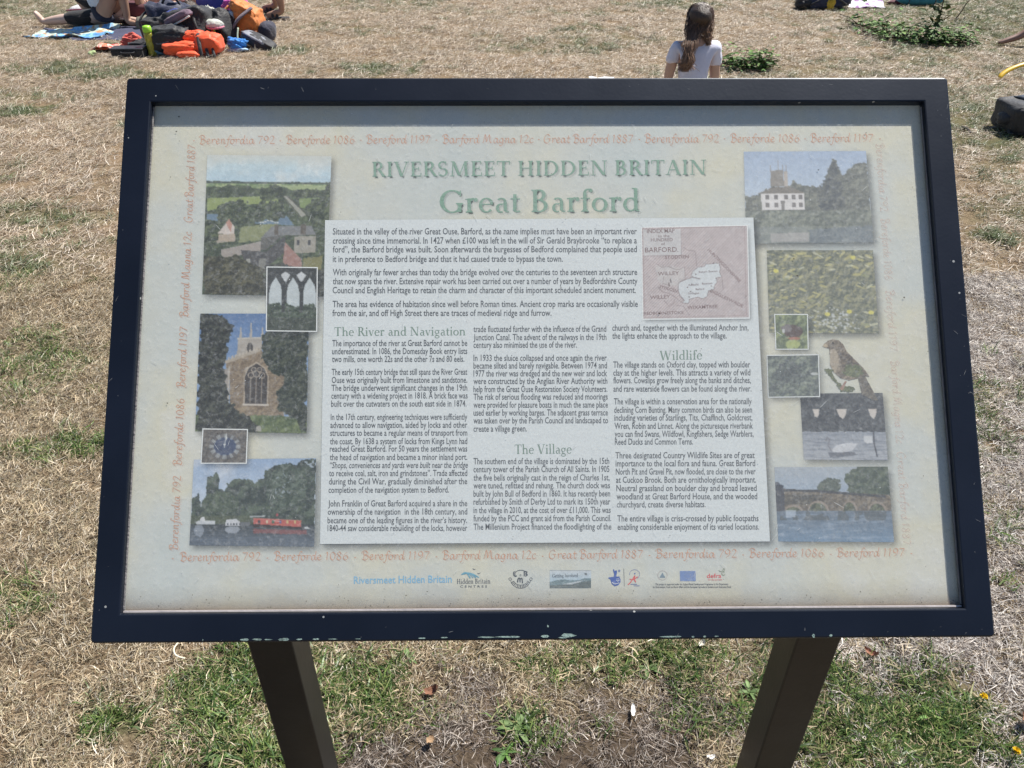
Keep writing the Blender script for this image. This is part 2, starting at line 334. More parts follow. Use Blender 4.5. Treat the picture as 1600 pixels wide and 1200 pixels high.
# printed sheet: weathered parchment print
m, nt, b = newmat('parchment_print')
tc = N(nt, 'ShaderNodeTexCoord')
n1 = N(nt, 'ShaderNodeTexNoise', i_Scale=5.0, i_Detail=5.0, i_Roughness=.55); nt.links.new(tc.outputs['Object'], n1.inputs['Vector'])
n2 = N(nt, 'ShaderNodeTexNoise', i_Scale=60.0, i_Detail=6.0, i_Roughness=.7); nt.links.new(tc.outputs['Object'], n2.inputs['Vector'])
KP = 1.17
c1 = ramp(nt, n1.outputs['Fac'], [(0.30, Lc(180, 187, 184, KP)), (0.45, Lc(187, 190, 183, KP)), (0.56, Lc(194, 192, 174, KP)), (0.66, Lc(195, 195, 186, KP)), (.78, Lc(182, 190, 188, KP))])
mm = N(nt, 'ShaderNodeMix', data_type='RGBA', blend_type='MULTIPLY'); mm.inputs[0].default_value = 1
nt.links.new(c1, mm.inputs[6]); nt.links.new(ramp(nt, n2.outputs['Fac'], [(0.3, (.93, .93, .92, 1)), (0.6, (1, 1, 1, 1))]), mm.inputs[7])
nt.links.new(mm.outputs[2], b.inputs['Base Color']); b.inputs['Roughness'].default_value = .6; b.inputs['Specular IOR Level'].default_value = .3
PARCH = m
def bgrid(u0, u1, v0, v1, w, nu=2, nv=2):
    us = np.linspace(u0, u1, nu); vs = np.linspace(v0, v1, nv)
    V = [bw(u, v, w) for v in vs for u in us]
    F = [(j * nu + i, j * nu + i + 1, (j + 1) * nu + i + 1, (j + 1) * nu + i) for j in range(nv - 1) for i in range(nu - 1)]
    return mesh_from('sheet', V, F)
sheet = obj('print_sheet', bgrid(-.4985, .4985, -.3195, .3195, DEEP), PARCH, board)
# colour-attribute print materials
def print_mat(name, alpha=False):
    m, nt, b = newmat(name); at = N(nt, 'ShaderNodeVertexColor', layer_name='Col')
    tc = N(nt, 'ShaderNodeTexCoord'); n2 = N(nt, 'ShaderNodeTexNoise', i_Scale=90.0, i_Detail=6.0, i_Roughness=.7); nt.links.new(tc.outputs['Object'], n2.inputs['Vector'])
    mm = N(nt, 'ShaderNodeMix', data_type='RGBA', blend_type='MULTIPLY'); mm.inputs[0].default_value = 1
    nt.links.new(at.outputs['Color'], mm.inputs[6]); nt.links.new(ramp(nt, n2.outputs['Fac'], [(0.3, (.9, .9, .9, 1)), (0.62, (1.03, 1.03, 1.03, 1))]), mm.inputs[7])
    nt.links.new(mm.outputs[2], b.inputs['Base Color']); b.inputs['Roughness'].default_value = .6; b.inputs['Specular IOR Level'].default_value = .3
    if alpha: nt.links.new(at.outputs['Alpha'], b.inputs['Alpha'])
    return m
PRINT = print_mat('photo_print'); PRINTA = print_mat('soft_print', True)
def flat_mat(name, r, g, bb, fade=0.0):
    """printed ink; fade = share of the print worn away in fine flecks"""
    m, nt, b = newmat(name); tc = N(nt, 'ShaderNodeTexCoord'); n2 = N(nt, 'ShaderNodeTexNoise', i_Scale=420.0, i_Detail=4.0, i_Roughness=.7); nt.links.new(tc.outputs['Object'], n2.inputs['Vector'])
    c = Lc(r, g, bb, KP); nt.links.new(ramp(nt, n2.outputs['Fac'], [(0.35, c), (0.8, tuple(min(1, v * (1.2 + fade * 2)) for v in c[:3]) + (1,))]), b.inputs['Base Color'])
    b.inputs['Roughness'].default_value = .6; b.inputs['Specular IOR Level'].default_value = .3
    if fade:
        n3 = N(nt, 'ShaderNodeTexNoise', i_Scale=700.0, i_Detail=2.0); nt.links.new(tc.outputs['Object'], n3.inputs['Vector'])
        mr = N(nt, 'ShaderNodeMapRange'); mr.inputs['From Min'].default_value = .62; mr.inputs['From Max'].default_value = .3; mr.inputs['To Min'].default_value = 1 - fade; mr.inputs['To Max'].default_value = 1.0
        nt.links.new(n3.outputs['Fac'], mr.inputs[0]); nt.links.new(mr.outputs[0], b.inputs['Alpha'])
    return m
INK = flat_mat('grey_ink', 76, 81, 85); GREENINK = flat_mat('green_ink', 116, 146, 128, .15); GREENSUB = flat_mat('green_heading_ink', 112, 132, 120)
RUSTINK = flat_mat('rust_ink', 184, 138, 110, .1); BLUEINK = flat_mat('blue_ink', 118, 164, 190)
WHITEP = flat_mat('text_panel_print', 191, 196, 195); WHITEB = flat_mat('white_border_print', 205, 208, 205)
DARKINK = flat_mat('dark_ink', 62, 68, 76); MAPINK = flat_mat('map_ink', 150, 128, 124); REDINK = flat_mat('red_ink', 196, 84, 84); NAVYINK = flat_mat('navy_ink', 66, 90, 150)

def quad_xy(q, s, t):
    """bilinear in the photo-measured quad TL,TR,BR,BL"""
    q = np.asarray(q, float); s = np.asarray(s)[:, None]; t = np.asarray(t)[:, None]
    return (q[0] * (1 - s) + q[1] * s) * (1 - t) + (q[3] * (1 - s) + q[2] * s) * t
def flatquad(name, q, w, mat, parent, label=None):
    o = obj(name, mesh_from(name, Bw(q, w), [(0, 3, 2, 1)]), mat, parent)
    if label: o['label'] = label
    return o
def softshadow(q, parent, w=.00025, off=(4, 5), blur=9, a=.5):
    q = np.asarray(q, float) + np.array(off); c = q.mean(0); n = 24
    L = np.hypot(*(q[1] - q[0])); H = np.hypot(*(q[3] - q[0]))
    ex = blur / L; ey = blur / H
    s = np.concatenate([np.linspace(-ex, ex, 9), np.linspace(1 - ex, 1 + ex, 9)]); t = np.concatenate([np.linspace(-ey, ey, 9), np.linspace(1 - ey, 1 + ey, 9)])
    S, T = np.meshgrid(s, t)
    f = lambda x, e: np.clip((x + e) / (2 * e), 0, 1) * np.clip((1 + e - x) / (2 * e), 0, 1)
    sm = lambda z: z * z * (3 - 2 * z)
    A = sm(f(S, ex)) * sm(f(T, ey)) * a
    P = quad_xy(q, S.ravel(), T.ravel()); k = 18; idx = np.arange(k * k).reshape(k, k)
    Q = np.stack([idx[:-1, :-1], idx[1:, :-1], idx[1:, 1:], idx[:-1, 1:]], -1).reshape(-1, 4)
    col = np.zeros((k * k, 4)); col[:, :3] = lin((60, 66, 74)); col[:, 3] = A.ravel()
    obj('printed_shadow', fast_quads('printed_shadow', Bw(P, w), Q, col), PRINTA, parent)
class Canvas:
    def __init__(s, box, w, h, fill=(128, 128, 128)):
        s.x0, s.y0, s.x1, s.y1 = box; s.w, s.h = w, h
        s.X, s.Y = np.meshgrid(np.linspace(s.x0, s.x1, w), np.linspace(s.y0, s.y1, h))
        s.im = np.zeros((h, w, 3)) + np.array(fill, float); s.k = (s.x1 - s.x0) / w
    def n(s, sc, seed=0, o=4): return fbm(s.X / sc, s.Y / sc, seed, o) - .5
    def put(s, m, c, a=1.0):
        m = np.asarray(m, float)[..., None] * a; s.im = s.im * (1 - m) + np.array(c, float) * m
    def pm(s, pts, wob=0, sc=10, seed=3):
        X = s.X + (s.n(sc, seed) * wob if wob else 0); Y = s.Y + (s.n(sc, seed + 9) * wob if wob else 0)
        r = np.zeros(X.shape, bool); n = len(pts)
        for i in range(n):
            (ax, ay), (bx, by) = pts[i], pts[(i + 1) % n]
            if ay == by: continue
            c = ((ay > Y) != (by > Y)) & (X < (bx - ax) * (Y - ay) / (by - ay) + ax); r ^= c
        return r
    def poly(s, pts, c, a=1.0, **k): s.put(s.pm(pts, **k), c, a)
    def em(s, cx, cy, rx, ry, wob=0, sc=12, seed=5):
        return (((s.X + s.n(sc, seed) * wob - cx) / rx) ** 2 + ((s.Y + s.n(sc, seed + 4) * wob - cy) / ry) ** 2) < 1
    def ell(s, cx, cy, rx, ry, c, a=1.0, **k): s.put(s.em(cx, cy, rx, ry, **k), c, a)
    def leaf(s, m, dark, light, sc=14, seed=1, a=1.0):
        n1_ = s.n(sc, seed); n3_ = s.n(sc * 2.6, seed + 3, 3); e1 = fbm((s.X + sc * .16) / sc, (s.Y + sc * .24) / sc, seed, 4) - .5; e3 = fbm((s.X + sc * .5) / sc / 2.6, (s.Y + sc * .8) / sc / 2.6, seed + 3, 3) - .5
        v = np.clip(n1_ * .7 + s.n(sc / 3.5, seed + 7, 3) * .9 + (n1_ - e1) * 2.2 + (n3_ - e3) * 1.8 + .42, 0, 1)[..., None]
        c = np.array(dark, float) * (1 - v) + np.array(light, float) * v
        mm = np.asarray(m, float)[..., None] * a; s.im = s.im * (1 - mm) + c * mm
    def grad(s, m, ctop, cbot, y0, y1):
        v = np.clip((s.Y - y0) / (y1 - y0), 0, 1)[..., None]; c = np.array(ctop, float) * (1 - v) + np.array(cbot, float) * v
        mm = np.asarray(m, float)[..., None]; s.im = s.im * (1 - mm) + c * mm
    def line(s, pts, wd, c, a=1.0):
        for (ax, ay), (bx, by) in zip(pts[:-1], pts[1:]):
            L2 = (bx - ax) ** 2 + (by - ay) ** 2 + 1e-9; t = np.clip(((s.X - ax) * (bx - ax) + (s.Y - ay) * (by - ay)) / L2, 0, 1)
            d = np.hypot(s.X - ax - t * (bx - ax), s.Y - ay - t * (by - ay)); s.put(np.clip((wd / 2 - d) / s.k + .5, 0, 1), c, a)
def picture(name, cv, q, w, parent, mask=None, border=0, label=None, veil=0.0, shadow=True, mat=None, soft_top=0):
    if shadow: softshadow(q, parent, w - .00012)
    q = np.asarray(q, float)
    if border:
        c = q.mean(0); d = q - c; L = np.abs(d); q2 = c + np.sign(d) * (L + border); flatquad('white_border', q2, w - .00006, WHITEB, parent)
    g_ = cv.im.mean(2, keepdims=True); cvm = g_ + (cv.im - g_) * .92; im = cvm * (1 - veil) + np.array((188, 192, 190)) * veil
    gn = (fbm(cv.X / cv.k / 1.6, cv.Y / cv.k / 1.6, 71, 2) - .5) * 18 + (fbm(cv.X / cv.k / 5, cv.Y / cv.k / 5, 73, 2) - .5) * 12; pad = np.pad(im, ((1, 1), (1, 1), (0, 0)), mode='edge')
    im = sum(pad[a:a + cv.h, b_:b_ + cv.w] * w_ for a, b_, w_ in ((0, 1, .13), (1, 0, .13), (2, 1, .13), (1, 2, .13), (1, 1, .48))) + gn[..., None] * (1 - veil)
    if soft_top: fz = (np.clip(1 - cv.Y / 1 * 0 - (cv.Y - cv.y0) / soft_top - (fbm(cv.X / 60, cv.Y / 60, 5, 2) - .5) * .6, 0, 1) ** .8)[..., None]; im = im * (1 - fz) + np.array((190, 193, 186)) * fz
    S, T = np.meshgrid(np.linspace(0, 1, cv.w), np.linspace(0, 1, cv.h)); P = quad_xy(q, S.ravel(), T.ravel())
    idx = np.arange(cv.h * cv.w).reshape(cv.h, cv.w)
    Q = np.stack([idx[:-1, :-1], idx[1:, :-1], idx[1:, 1:], idx[:-1, 1:]], -1).reshape(-1, 4)
    if mask is not None:
        mk = mask[:-1, :-1] & mask[1:, :-1] & mask[1:, 1:] & mask[:-1, 1:]; Q = Q[mk.ravel()]
    o = obj(name, fast_quads(name, Bw(P, w), Q, lin(np.clip(im, 0, 255)).reshape(-1, 3) * KP), mat or PRINT, parent)
    if label: o['label'] = label
    return o

# ---------------------------------------------------------------- the pictures printed on the board
VEIL = .03
# village from above
c = Canvas((140, 155, 860, 945), 190, 215, (110, 120, 105))
top = c.Y < 310; c.grad(top, (180, 196, 196), (168, 190, 200), 155, 300)
c.put(np.clip(c.n(70, 3) * 3, 0, 1) * top, (200, 204, 200), .7)
c.leaf((c.Y > 305) & (c.Y < 345), (108, 130, 92), (170, 180, 130), 30); c.leaf((c.Y > 303 + c.n(30) * 8) & (c.Y < 316), (60, 72, 68), (90, 102, 84), 20)
c.leaf(c.Y > 335 + c.n(30, 4) * 30 + 10 * np.sin(c.X / 60), (56, 66, 54), (92, 104, 78), 22)
c.poly([(150, 400), (480, 385), (560, 400), (560, 420), (300, 440), (150, 475)], (134, 148, 92), wob=6)
c.poly([(570, 322), (860, 322), (860, 345), (640, 350)], (150, 164, 118), wob=5); c.poly([(680, 398), (800, 390), (820, 440), (690, 450)], (120, 138, 88), wob=10)
c.poly([(592, 383), (612, 383), (728, 490), (700, 500)], (150, 150, 138)); c.line([(612, 383), (735, 485)], 5, (86, 84, 80)); c.line([(590, 385), (690, 500)], 4, (100, 98, 92))
c.poly([(430, 520), (590, 500), (600, 475), (660, 550), (430, 540)], (100, 122, 140), wob=6); c.poly([(150, 490), (215, 488), (215, 530), (150, 520)], (100, 122, 140))
for i in range(9): c.ell(450 + i * 14, 528 + 6 * sin(i), 7, 4, (190, 194, 190))
c.poly([(350, 560), (560, 540), (560, 620), (340, 650)], (128, 134, 96), wob=16, sc=20)
for (x, y, rx, ry, s) in [(310, 485, 100, 75, 1), (470, 470, 60, 55, 2), (550, 465, 55, 60, 3), (800, 470, 75, 80, 5), (520, 365, 70, 45, 6), (185, 600, 60, 80, 7), (720, 365, 80, 30, 12), (845, 400, 30, 100, 15)]:
    c.leaf(c.em(x, y, rx, ry, wob=50, sc=26, seed=s), (46, 56, 46), (96, 106, 78), 20, s)
c.poly([(240, 690), (470, 640), (470, 700), (260, 735), (240, 720)], (150, 142, 134)); c.poly([(210, 640), (320, 610), (320, 640), (215, 655)], (150, 142, 128))
c.poly([(215, 600), (280, 520), (315, 560), (315, 605)], (188, 178, 168)); c.poly([(262, 540), (280, 515), (300, 545), (292, 590)], (176, 134, 118)); c.poly([(222, 605), (318, 600), (318, 645), (222, 640)], (164, 150, 132))
c.poly([(470, 620), (530, 555), (760, 548), (790, 600), (610, 605), (480, 625)], (118, 120, 120)); c.poly([(470, 622), (600, 600), (500, 690), (470, 690)], (92, 92, 88))
c.poly([(545, 545), (570, 545), (570, 605), (545, 605)], (92, 86, 78)); c.poly([(700, 540), (728, 540), (728, 600), (700, 600)], (92, 86, 78))
c.poly([(665, 610), (790, 605), (790, 700), (665, 705)], (146, 142, 130)); 
for x in (680, 745): c.poly([(x, 630), (x + 15, 630), (x + 15, 660), (x, 660)], (70, 72, 74))
c.poly([(355, 690), (500, 700), (610, 605), (610, 700), (500, 795), (380, 770)], (74, 74, 74)); c.poly([(610, 640), (710, 740), (715, 790), (600, 790)], (150, 116, 106)); c.poly([(390, 740), (410, 740), (425, 790), (390, 785)], (150, 150, 142)); c.poly([(465, 735), (505, 735), (500, 795), (460, 795)], (120, 120, 114))
c.leaf(c.pm([(140, 720), (240, 720), (350, 730), (500, 800), (520, 945), (140, 945)], wob=50, sc=40), (48, 50, 42), (98, 96, 74), 20, 21)
c.leaf(c.pm([(500, 780), (600, 760), (720, 800), (860, 790), (860, 945), (500, 945)], wob=24), (52, 56, 52), (92, 94, 84), 24, 22)
c.poly([(720, 730), (830, 720), (830, 800), (720, 780)], (124, 122, 84), wob=16)
picture('village_picture', c, [(324, 242), (518, 244), (509, 463), (316, 460)], .0005, sheet, veil=VEIL, soft_top=60)
# pointed arches inset
c = Canvas((502, 790, 785, 1157), 78, 100, (56, 60, 60))
def arch(cx, hw, y0, yb): return [(cx - hw, yb), (cx - hw, y0 + 90), (cx - hw * .75, y0 + 45), (cx, y0), (cx + hw * .75, y0 + 45), (cx + hw, y0 + 90), (cx + hw, yb)]
for cx in (550, 650, 745): c.poly(arch(cx, 37, 845, 1085), (176, 184, 184))
for cx in (606, 697): c.poly([(cx - 28, 832), (cx, 812), (cx + 28, 832), (cx, 880)], (182, 186, 186))
c.leaf(c.Y > 1010 + c.n(40, 2) * 90, (52, 62, 54), (96, 108, 92), 14)
for x in (594, 697): c.poly([(x - 11, 870), (x + 13, 870), (x + 10, 1050), (x - 10, 1050)], (56, 60, 60))
c.put((c.Y > 1080), (66, 70, 66), .5)
picture('arches_picture', c, [(418, 418), (495, 419), (494, 517), (417, 516)], .0009, sheet, border=1.6, veil=VEIL)
# church
c = Canvas((166, 32, 700, 595), 172, 186, (70, 108, 162)); c.grad(c.Y > 0, (84, 112, 152), (118, 144, 176), 32, 300)
c.poly([(355, 150), (475, 145), (475, 260), (352, 262)], (158, 152, 142)); c.line([(355, 150), (475, 146)], 7, (176, 170, 158))
for x in (368, 418, 474): c.poly([(x - 7, 150), (x + 7, 150), (x + 2, 96 if x != 418 else 75), (x - 2, 96 if x != 418 else 75)], (164, 158, 148))
c.ell(415, 195, 15, 26, (78, 76, 74)); c.line([(415, 170), (415, 220)], 3, (150, 146, 138))
stone = c.pm([(303, 290), (300, 255), (460, 198), (590, 300), (590, 520), (330, 520), (320, 300)])
c.leaf(stone, (112, 98, 82), (152, 136, 112), 12, 4)
c.line([(303, 262), (460, 205)], 16, (160, 150, 134))
for i in range(9): c.poly([(310 + i * 17, 240 - i * 6), (319 + i * 17, 237 - i * 6), (319 + i * 17, 250 - i * 6), (310 + i * 17, 252 - i * 6)], (172, 164, 150))
c.line([(318, 285), (318, 470)], 8, (168, 160, 146)); c.poly([(290, 300), (315, 290), (312, 420), (286, 420)], (146, 140, 132))
w = [(398, 460), (396, 330), (412, 292), (450, 268), (488, 292), (505, 330), (505, 460)]
c.line(w, 12, (168, 156, 138)); c.poly(w, (66, 62, 60)); c.line([(392, 464), (512, 464)], 9, (184, 176, 164))
for x in (424, 451, 478): c.line([(x, 455), (x, 330)], 4, (150, 140, 126))
for (x, y, r) in [(424, 325, 13), (451, 318, 15), (478, 325, 13), (437, 298, 11), (465, 298, 11)]:
    c.put(np.abs(np.hypot(c.X - x, c.Y - y) - r) < 2.2, (156, 146, 132))
for j in range(22): c.put(((c.Y % 9) < 1.5) & stone & ~c.pm(w), (100, 88, 76), .03)
c.leaf(c.Y > 515 + c.n(30) * 10, (74, 88, 62), (112, 124, 84), 24, 6)
c.leaf(c.pm([(166, 32), (270, 32), (325, 100), (310, 160), (290, 260), (300, 330), (320, 440), (370, 500), (440, 530), (480, 575), (470, 595), (166, 595)], wob=44, sc=22), (38, 42, 42), (76, 80, 70), 18, 7)
c.leaf(c.pm([(510, 90), (700, 90), (700, 595), (660, 560), (640, 520), (560, 490), (555, 400), (590, 340), (510, 300), (470, 210), (480, 140)], wob=44, sc=24), (42, 50, 46), (82, 88, 74), 16, 8)
c.poly([(455, 590), (460, 568), (475, 562), (483, 572), (483, 590)], (150, 148, 138))
picture('church_picture', c, [(313, 490), (483, 490), (479, 677), (305, 674)], .0005, sheet, veil=VEIL)
# clock
c = Canvas((85, 60, 520, 385), 72, 56, (98, 94, 90)); c.leaf(c.Y > 0, (80, 78, 76), (118, 112, 104), 30, 3)
c.ell(308, 225, 155, 125, (92, 92, 96), .7); c.ell(308, 225, 112, 90, (62, 74, 100))
for h in range(12):
    a = h * pi / 6; dx, dy = sin(a), -cos(a)
    for k in ((-.13, 0, .13) if h in (3, 4, 7, 8, 9, 11, 6) else (-.06, .07)):
        x, y = sin(a + k * .8), -cos(a + k * .8); c.line([(308 + x * 112, 225 + y * 82), (308 + x * 152, 225 + y * 122)], 7, (168, 174, 172))
c.line([(303, 235), (316, 100)], 8, (196, 200, 196)); c.ell(303, 205, 15, 9, (196, 200, 196)); c.ell(316, 140, 10, 22, (190, 194, 190))
picture('clock_picture', c, [(318, 671), (386, 672), (384, 723), (315, 723)], .0010, sheet, border=1.6, veil=VEIL)
# boats on the river
c = Canvas((15, 340, 1170, 1150), 196, 138, (130, 154, 184)); c.grad(c.Y > 0, (136, 158, 184), (176, 188, 200), 340, 780)
c.put(np.clip(c.n(160, 5) * 3.2, 0, 1), (184, 190, 196), .8)
T_ = c.pm([(15, 900), (15, 700), (60, 690), (75, 660), (92, 740), (95, 800), (110, 740), (145, 690), (150, 520), (180, 495), (210, 500), (235, 455), (265, 520), (262, 620), (320, 640), (345, 570), (400, 530), (500, 525), (570, 540), (600, 580), (640, 530), (690, 520), (690, 450), (790, 410), (900, 385), (1000, 405), (1030, 350), (1170, 345), (1170, 960), (15, 960)], wob=34, sc=30)
c.leaf(T_, (52, 62, 60), (86, 98, 84), 60, 4)
c.leaf(c.em(290, 760, 170, 120, 40, 40) & T_, (60, 72, 62), (92, 104, 86), 40, 14); c.leaf(c.em(900, 600, 200, 190, 60, 50) & T_, (58, 70, 62), (98, 110, 98), 34, 9)
c.put((c.n(16, 31) > .17) & c.em(860, 580, 100, 110), (150, 162, 172), .8); c.put((c.n(22, 37) > .12) & c.em(1110, 385, 60, 50), (160, 172, 184), .9)
c.put((c.Y > 872) & (c.Y < 945) & (c.X < 600), (86, 92, 70), .6)
c.grad(c.Y > 950 + c.n(60) * 10, (60, 66, 68), (88, 98, 108), 950, 1100); c.put((c.Y > 960) * np.clip(fbm(c.X / 120, c.Y / 9, 4, 3) - .4, 0, 1) * 2, (106, 116, 128), .6)
c.poly([(60, 930), (90, 915), (240, 915), (245, 950), (75, 955)], (178, 182, 184)); c.poly([(98, 915), (110, 885), (140, 880), (150, 915)], (190, 192, 192)); c.put(c.em(95, 1010, 45, 60, 20) & (c.Y > 958), (160, 168, 178), .6)
c.poly([(335, 940), (350, 905), (440, 900), (475, 925), (475, 965), (340, 965)], (182, 184, 186)); c.poly([(475, 928), (570, 925), (570, 960), (475, 965)], (104, 108, 112))
for x in range(355, 470, 28): c.poly([(x, 940), (x + 14, 940), (x + 14, 955), (x, 955)], (70, 76, 84))
c.put(c.em(405, 1000, 70, 34, 18) & (c.Y > 968), (168, 174, 182), .7)
c.poly([(600, 895), (1045, 915), (1040, 972), (600, 945)], (176, 92, 84)); c.line([(600, 893), (1045, 913)], 7, (190, 120, 108)); c.poly([(600, 945), (1040, 972), (1110, 990), (600, 975)], (60, 52, 52))
for x, cc in ((640, (70, 60, 64)), (715, (190, 180, 150)), (770, (80, 110, 90)), (840, (90, 90, 130)), (905, (190, 170, 120)), (975, (190, 170, 120))): c.poly([(x, 910), (x + 22, 911), (x + 22, 940), (x, 938)], cc)
c.put(c.pm([(600, 990), (1100, 1000), (1100, 1040), (600, 1030)], wob=20), (142, 84, 82), .7); c.poly([(560, 872), (710, 865), (705, 880), (560, 885)], (150, 156, 156)); c.ell(818, 862, 10, 16, (160, 80, 84)); c.poly([(1070, 975), (1100, 965), (1125, 985), (1080, 988)], (180, 184, 186))
picture('moorings_picture', c, [(303, 718), (494, 716), (491, 854), (296, 852)], .0005, sheet, veil=VEIL)
# white house under the church tower
c = Canvas((78, 130, 790, 635), 200, 142, (150, 172, 196)); c.grad(c.Y > 0, (150, 168, 192), (172, 186, 200), 130, 380)
T_ = c.pm([(78, 380), (155, 370), (230, 325), (330, 320), (360, 290), (410, 320), (530, 325), (560, 250), (590, 175), (615, 190), (640, 270), (680, 230), (720, 200), (790, 195), (790, 635), (78, 635)], wob=26, sc=18)
c.leaf(T_, (88, 92, 88), (130, 132, 120), 24, 3); c.leaf(c.pm([(540, 290), (575, 200), (600, 180), (625, 230), (640, 330), (650, 500), (500, 480), (490, 350)], wob=40), (74, 80, 84), (112, 114, 106), 20, 5)
c.poly([(225, 320), (232, 235), (300, 232), (305, 320)], (130, 124, 116)); c.poly([(305, 240), (325, 240), (325, 325), (305, 325)], (170, 160, 150))
for x in (230, 275, 300, 320): c.line([(x, 240), (x, 180 if x in (275,) else 205)], 4, (128, 122, 118))
c.poly([(150, 362), (230, 328), (330, 322), (430, 362)], (118, 112, 104))
c.poly([(170, 362), (415, 362), (415, 450), (172, 450)], (206, 202, 198))
for x in (195, 245, 300, 345, 385): c.poly([(x, 368), (x + 22, 368), (x + 22, 392), (x, 392)], (110, 106, 104)); c.poly([(x, 412), (x + 20, 412), (x + 20, 438), (x, 438)], (118, 114, 112)) if x != 300 else c.poly([(280, 400), (305, 400), (300, 450), (285, 450)], (120, 116, 112))
c.leaf(c.Y > 455 + c.n(30) * 16, (96, 102, 96), (138, 142, 128), 30, 8); c.put((c.Y > 545) & (c.X < 430), (128, 134, 134), .5)
c.poly([(215, 580), (430, 575), (430, 625), (218, 628)], (166, 162, 158), .7); c.leaf(c.pm([(435, 560), (790, 540), (790, 635), (435, 635)], wob=20), (98, 108, 118), (126, 134, 140), 20, 8, .7)
picture('riverside_house_picture', c, [(1162, 237), (1353, 236), (1365, 379), (1166, 381)], .0005, sheet, veil=.16)
# wild flower meadow
c = Canvas((205, 675, 825, 1135), 170, 130, (110, 112, 96)); c.leaf(c.Y > 0, (92, 98, 88), (148, 146, 116), 16, 5)
R = random.Random(4)
for i in range(230):
    x, y = R.uniform(205, 825), R.uniform(675, 1135); L_ = R.uniform(8, 26); a = R.uniform(-.9, .5)
    if x > 560 and y > 850 and R.random() < .5: continue
    c.put(((((c.X - x) * cos(a) + (c.Y - y) * sin(a)) / L_) ** 2 + ((-(c.X - x) * sin(a) + (c.Y - y) * cos(a)) / (L_ * .28)) ** 2) < 1, R.choice([(178, 170, 112), (190, 182, 120), (196, 194, 162), (160, 156, 110), (146, 150, 112)]), .75)
for i in range(70): c.ell(R.gauss(590, 70), R.gauss(1060, 34), R.uniform(4, 9), R.uniform(3, 7), (188, 192, 188), .8)
for (x, y) in ((255, 790), (665, 1015), (790, 1020), (705, 715), (540, 1030)): c.ell(x, y, 16, 11, (200, 192, 96))
picture('meadow_picture', c, [(1198, 391), (1364, 391), (1373, 521), (1202, 520)], .0005, sheet, veil=.10)
c = Canvas((152, 35, 305, 197), 52, 54, (110, 122, 96)); c.leaf(c.Y > 0, (84, 96, 76), (150, 160, 112), 26, 9)
c.ell(238, 115, 44, 30, (84, 70, 66), wob=14); c.ell(205, 100, 26, 20, (110, 104, 104), wob=14); c.ell(190, 112, 7, 10, (180, 182, 178)); c.ell(240, 148, 32, 6, (160, 108, 88), wob=8); c.ell(235, 175, 34, 20, (156, 166, 104), wob=14)
picture('butterfly_picture', c, [(1211, 492), (1261, 492), (1262, 545), (1213, 545)], .0009, sheet, border=1.4, veil=.10)
c = Canvas((115, 226, 360, 420), 82, 64, (104, 112, 104)); c.leaf(c.Y > 0, (76, 84, 84), (134, 142, 124), 18, 13); c.leaf(c.em(215, 310, 70, 50, 50, 20), (66, 72, 74), (110, 118, 110), 14, 5); c.ell(340, 315, 18, 6, (178, 182, 178), wob=6)
picture('riverbank_picture', c, [(1199, 556), (1278, 555), (1280, 619), (1201, 620)], .0009, sheet, border=1.4, veil=.10)
# swans
c = Canvas((268, 403, 683, 718), 138, 105, (72, 76, 82)); c.leaf(c.Y < 590, (56, 60, 66), (86, 90, 92), 24, 2)
c.grad(c.Y >= 585 + c.n(20) * 8, (142, 148, 156), (158, 162, 166), 585, 718)
c.put((c.Y > 590) * np.clip((fbm(c.X / 60, c.Y / 5, 4, 3) - .5) * 4, 0, 1), (112, 118, 128), .7)
for (x, w_) in ((343, 17), (470, 26), (625, 22)): c.poly([(x - w_, 476), (x + w_, 478), (x + w_ * .8, 505), (x + w_ * .2, 526 - (10 if x == 343 else 0)), (x - w_ * .5, 512)], (190, 182, 172))
c.poly([(405, 680), (430, 650), (480, 638), (540, 640), (515, 672), (470, 684)], (184, 186, 188)); c.line([(408, 678), (392, 650), (402, 620), (390, 612), (384, 628)], 6, (120, 120, 126)); c.poly([(390, 684), (520, 680), (535, 694), (400, 712)], (92, 96, 104), .8)
c.poly([(572, 604), (615, 606), (615, 636), (590, 640), (572, 632)], (186, 188, 188)); c.line([(623, 580), (622, 640), (632, 700)], 7, (72, 76, 84)); 
picture('swans_picture', c, [(1250, 615), (1379, 614), (1387, 719), (1256, 718)], .0005, sheet, veil=.06)
# stone bridge
c = Canvas((150, 748, 712, 1102), 186, 118, (150, 160, 170)); c.grad(c.Y > 0, (158, 166, 172), (148, 162, 176), 748, 860)
c.leaf(c.em(418, 842, 58, 42, 34, 18), (74, 84, 78), (104, 112, 100), 14, 3); c.leaf(c.em(625, 830, 125, 90, 60, 24) | ((c.X > 600) & (c.Y < 880)), (66, 78, 70), (98, 108, 90), 18, 4)
c.leaf((c.Y > 860 + (c.X - 350) * (.06)) & (c.Y < 962), (90, 84, 76), (134, 124, 108), 12, 6); c.poly([(150, 852), (350, 856), (690, 884), (690, 894), (350, 868), (150, 862)], (66, 68, 72))
c.leaf((c.Y > 880) & (c.Y < 925) & (c.X < 380), (70, 70, 68), (104, 98, 86), 10, 8)
for (x, w_, h_) in ((235, 46, 30), (355, 52, 50), (510, 38, 52), (645, 46, 46)):
    c.put((((c.X - x) / w_) ** 2 + ((c.Y - 958) / h_) ** 2 < 1) & (c.Y < 958), (140, 128, 116)); c.leaf((((c.X - x + 3) / (w_ - 8)) ** 2 + ((c.Y - 960) / (h_ - 8)) ** 2 < 1) & (c.Y < 960), (66, 72, 64), (112, 118, 92), 12, 2)
c.poly([(150, 820), (165, 818), (190, 850), (196, 1100), (150, 1100)], (66, 70, 80), .8); c.ell(168, 840, 24, 9, (60, 64, 72), wob=14)
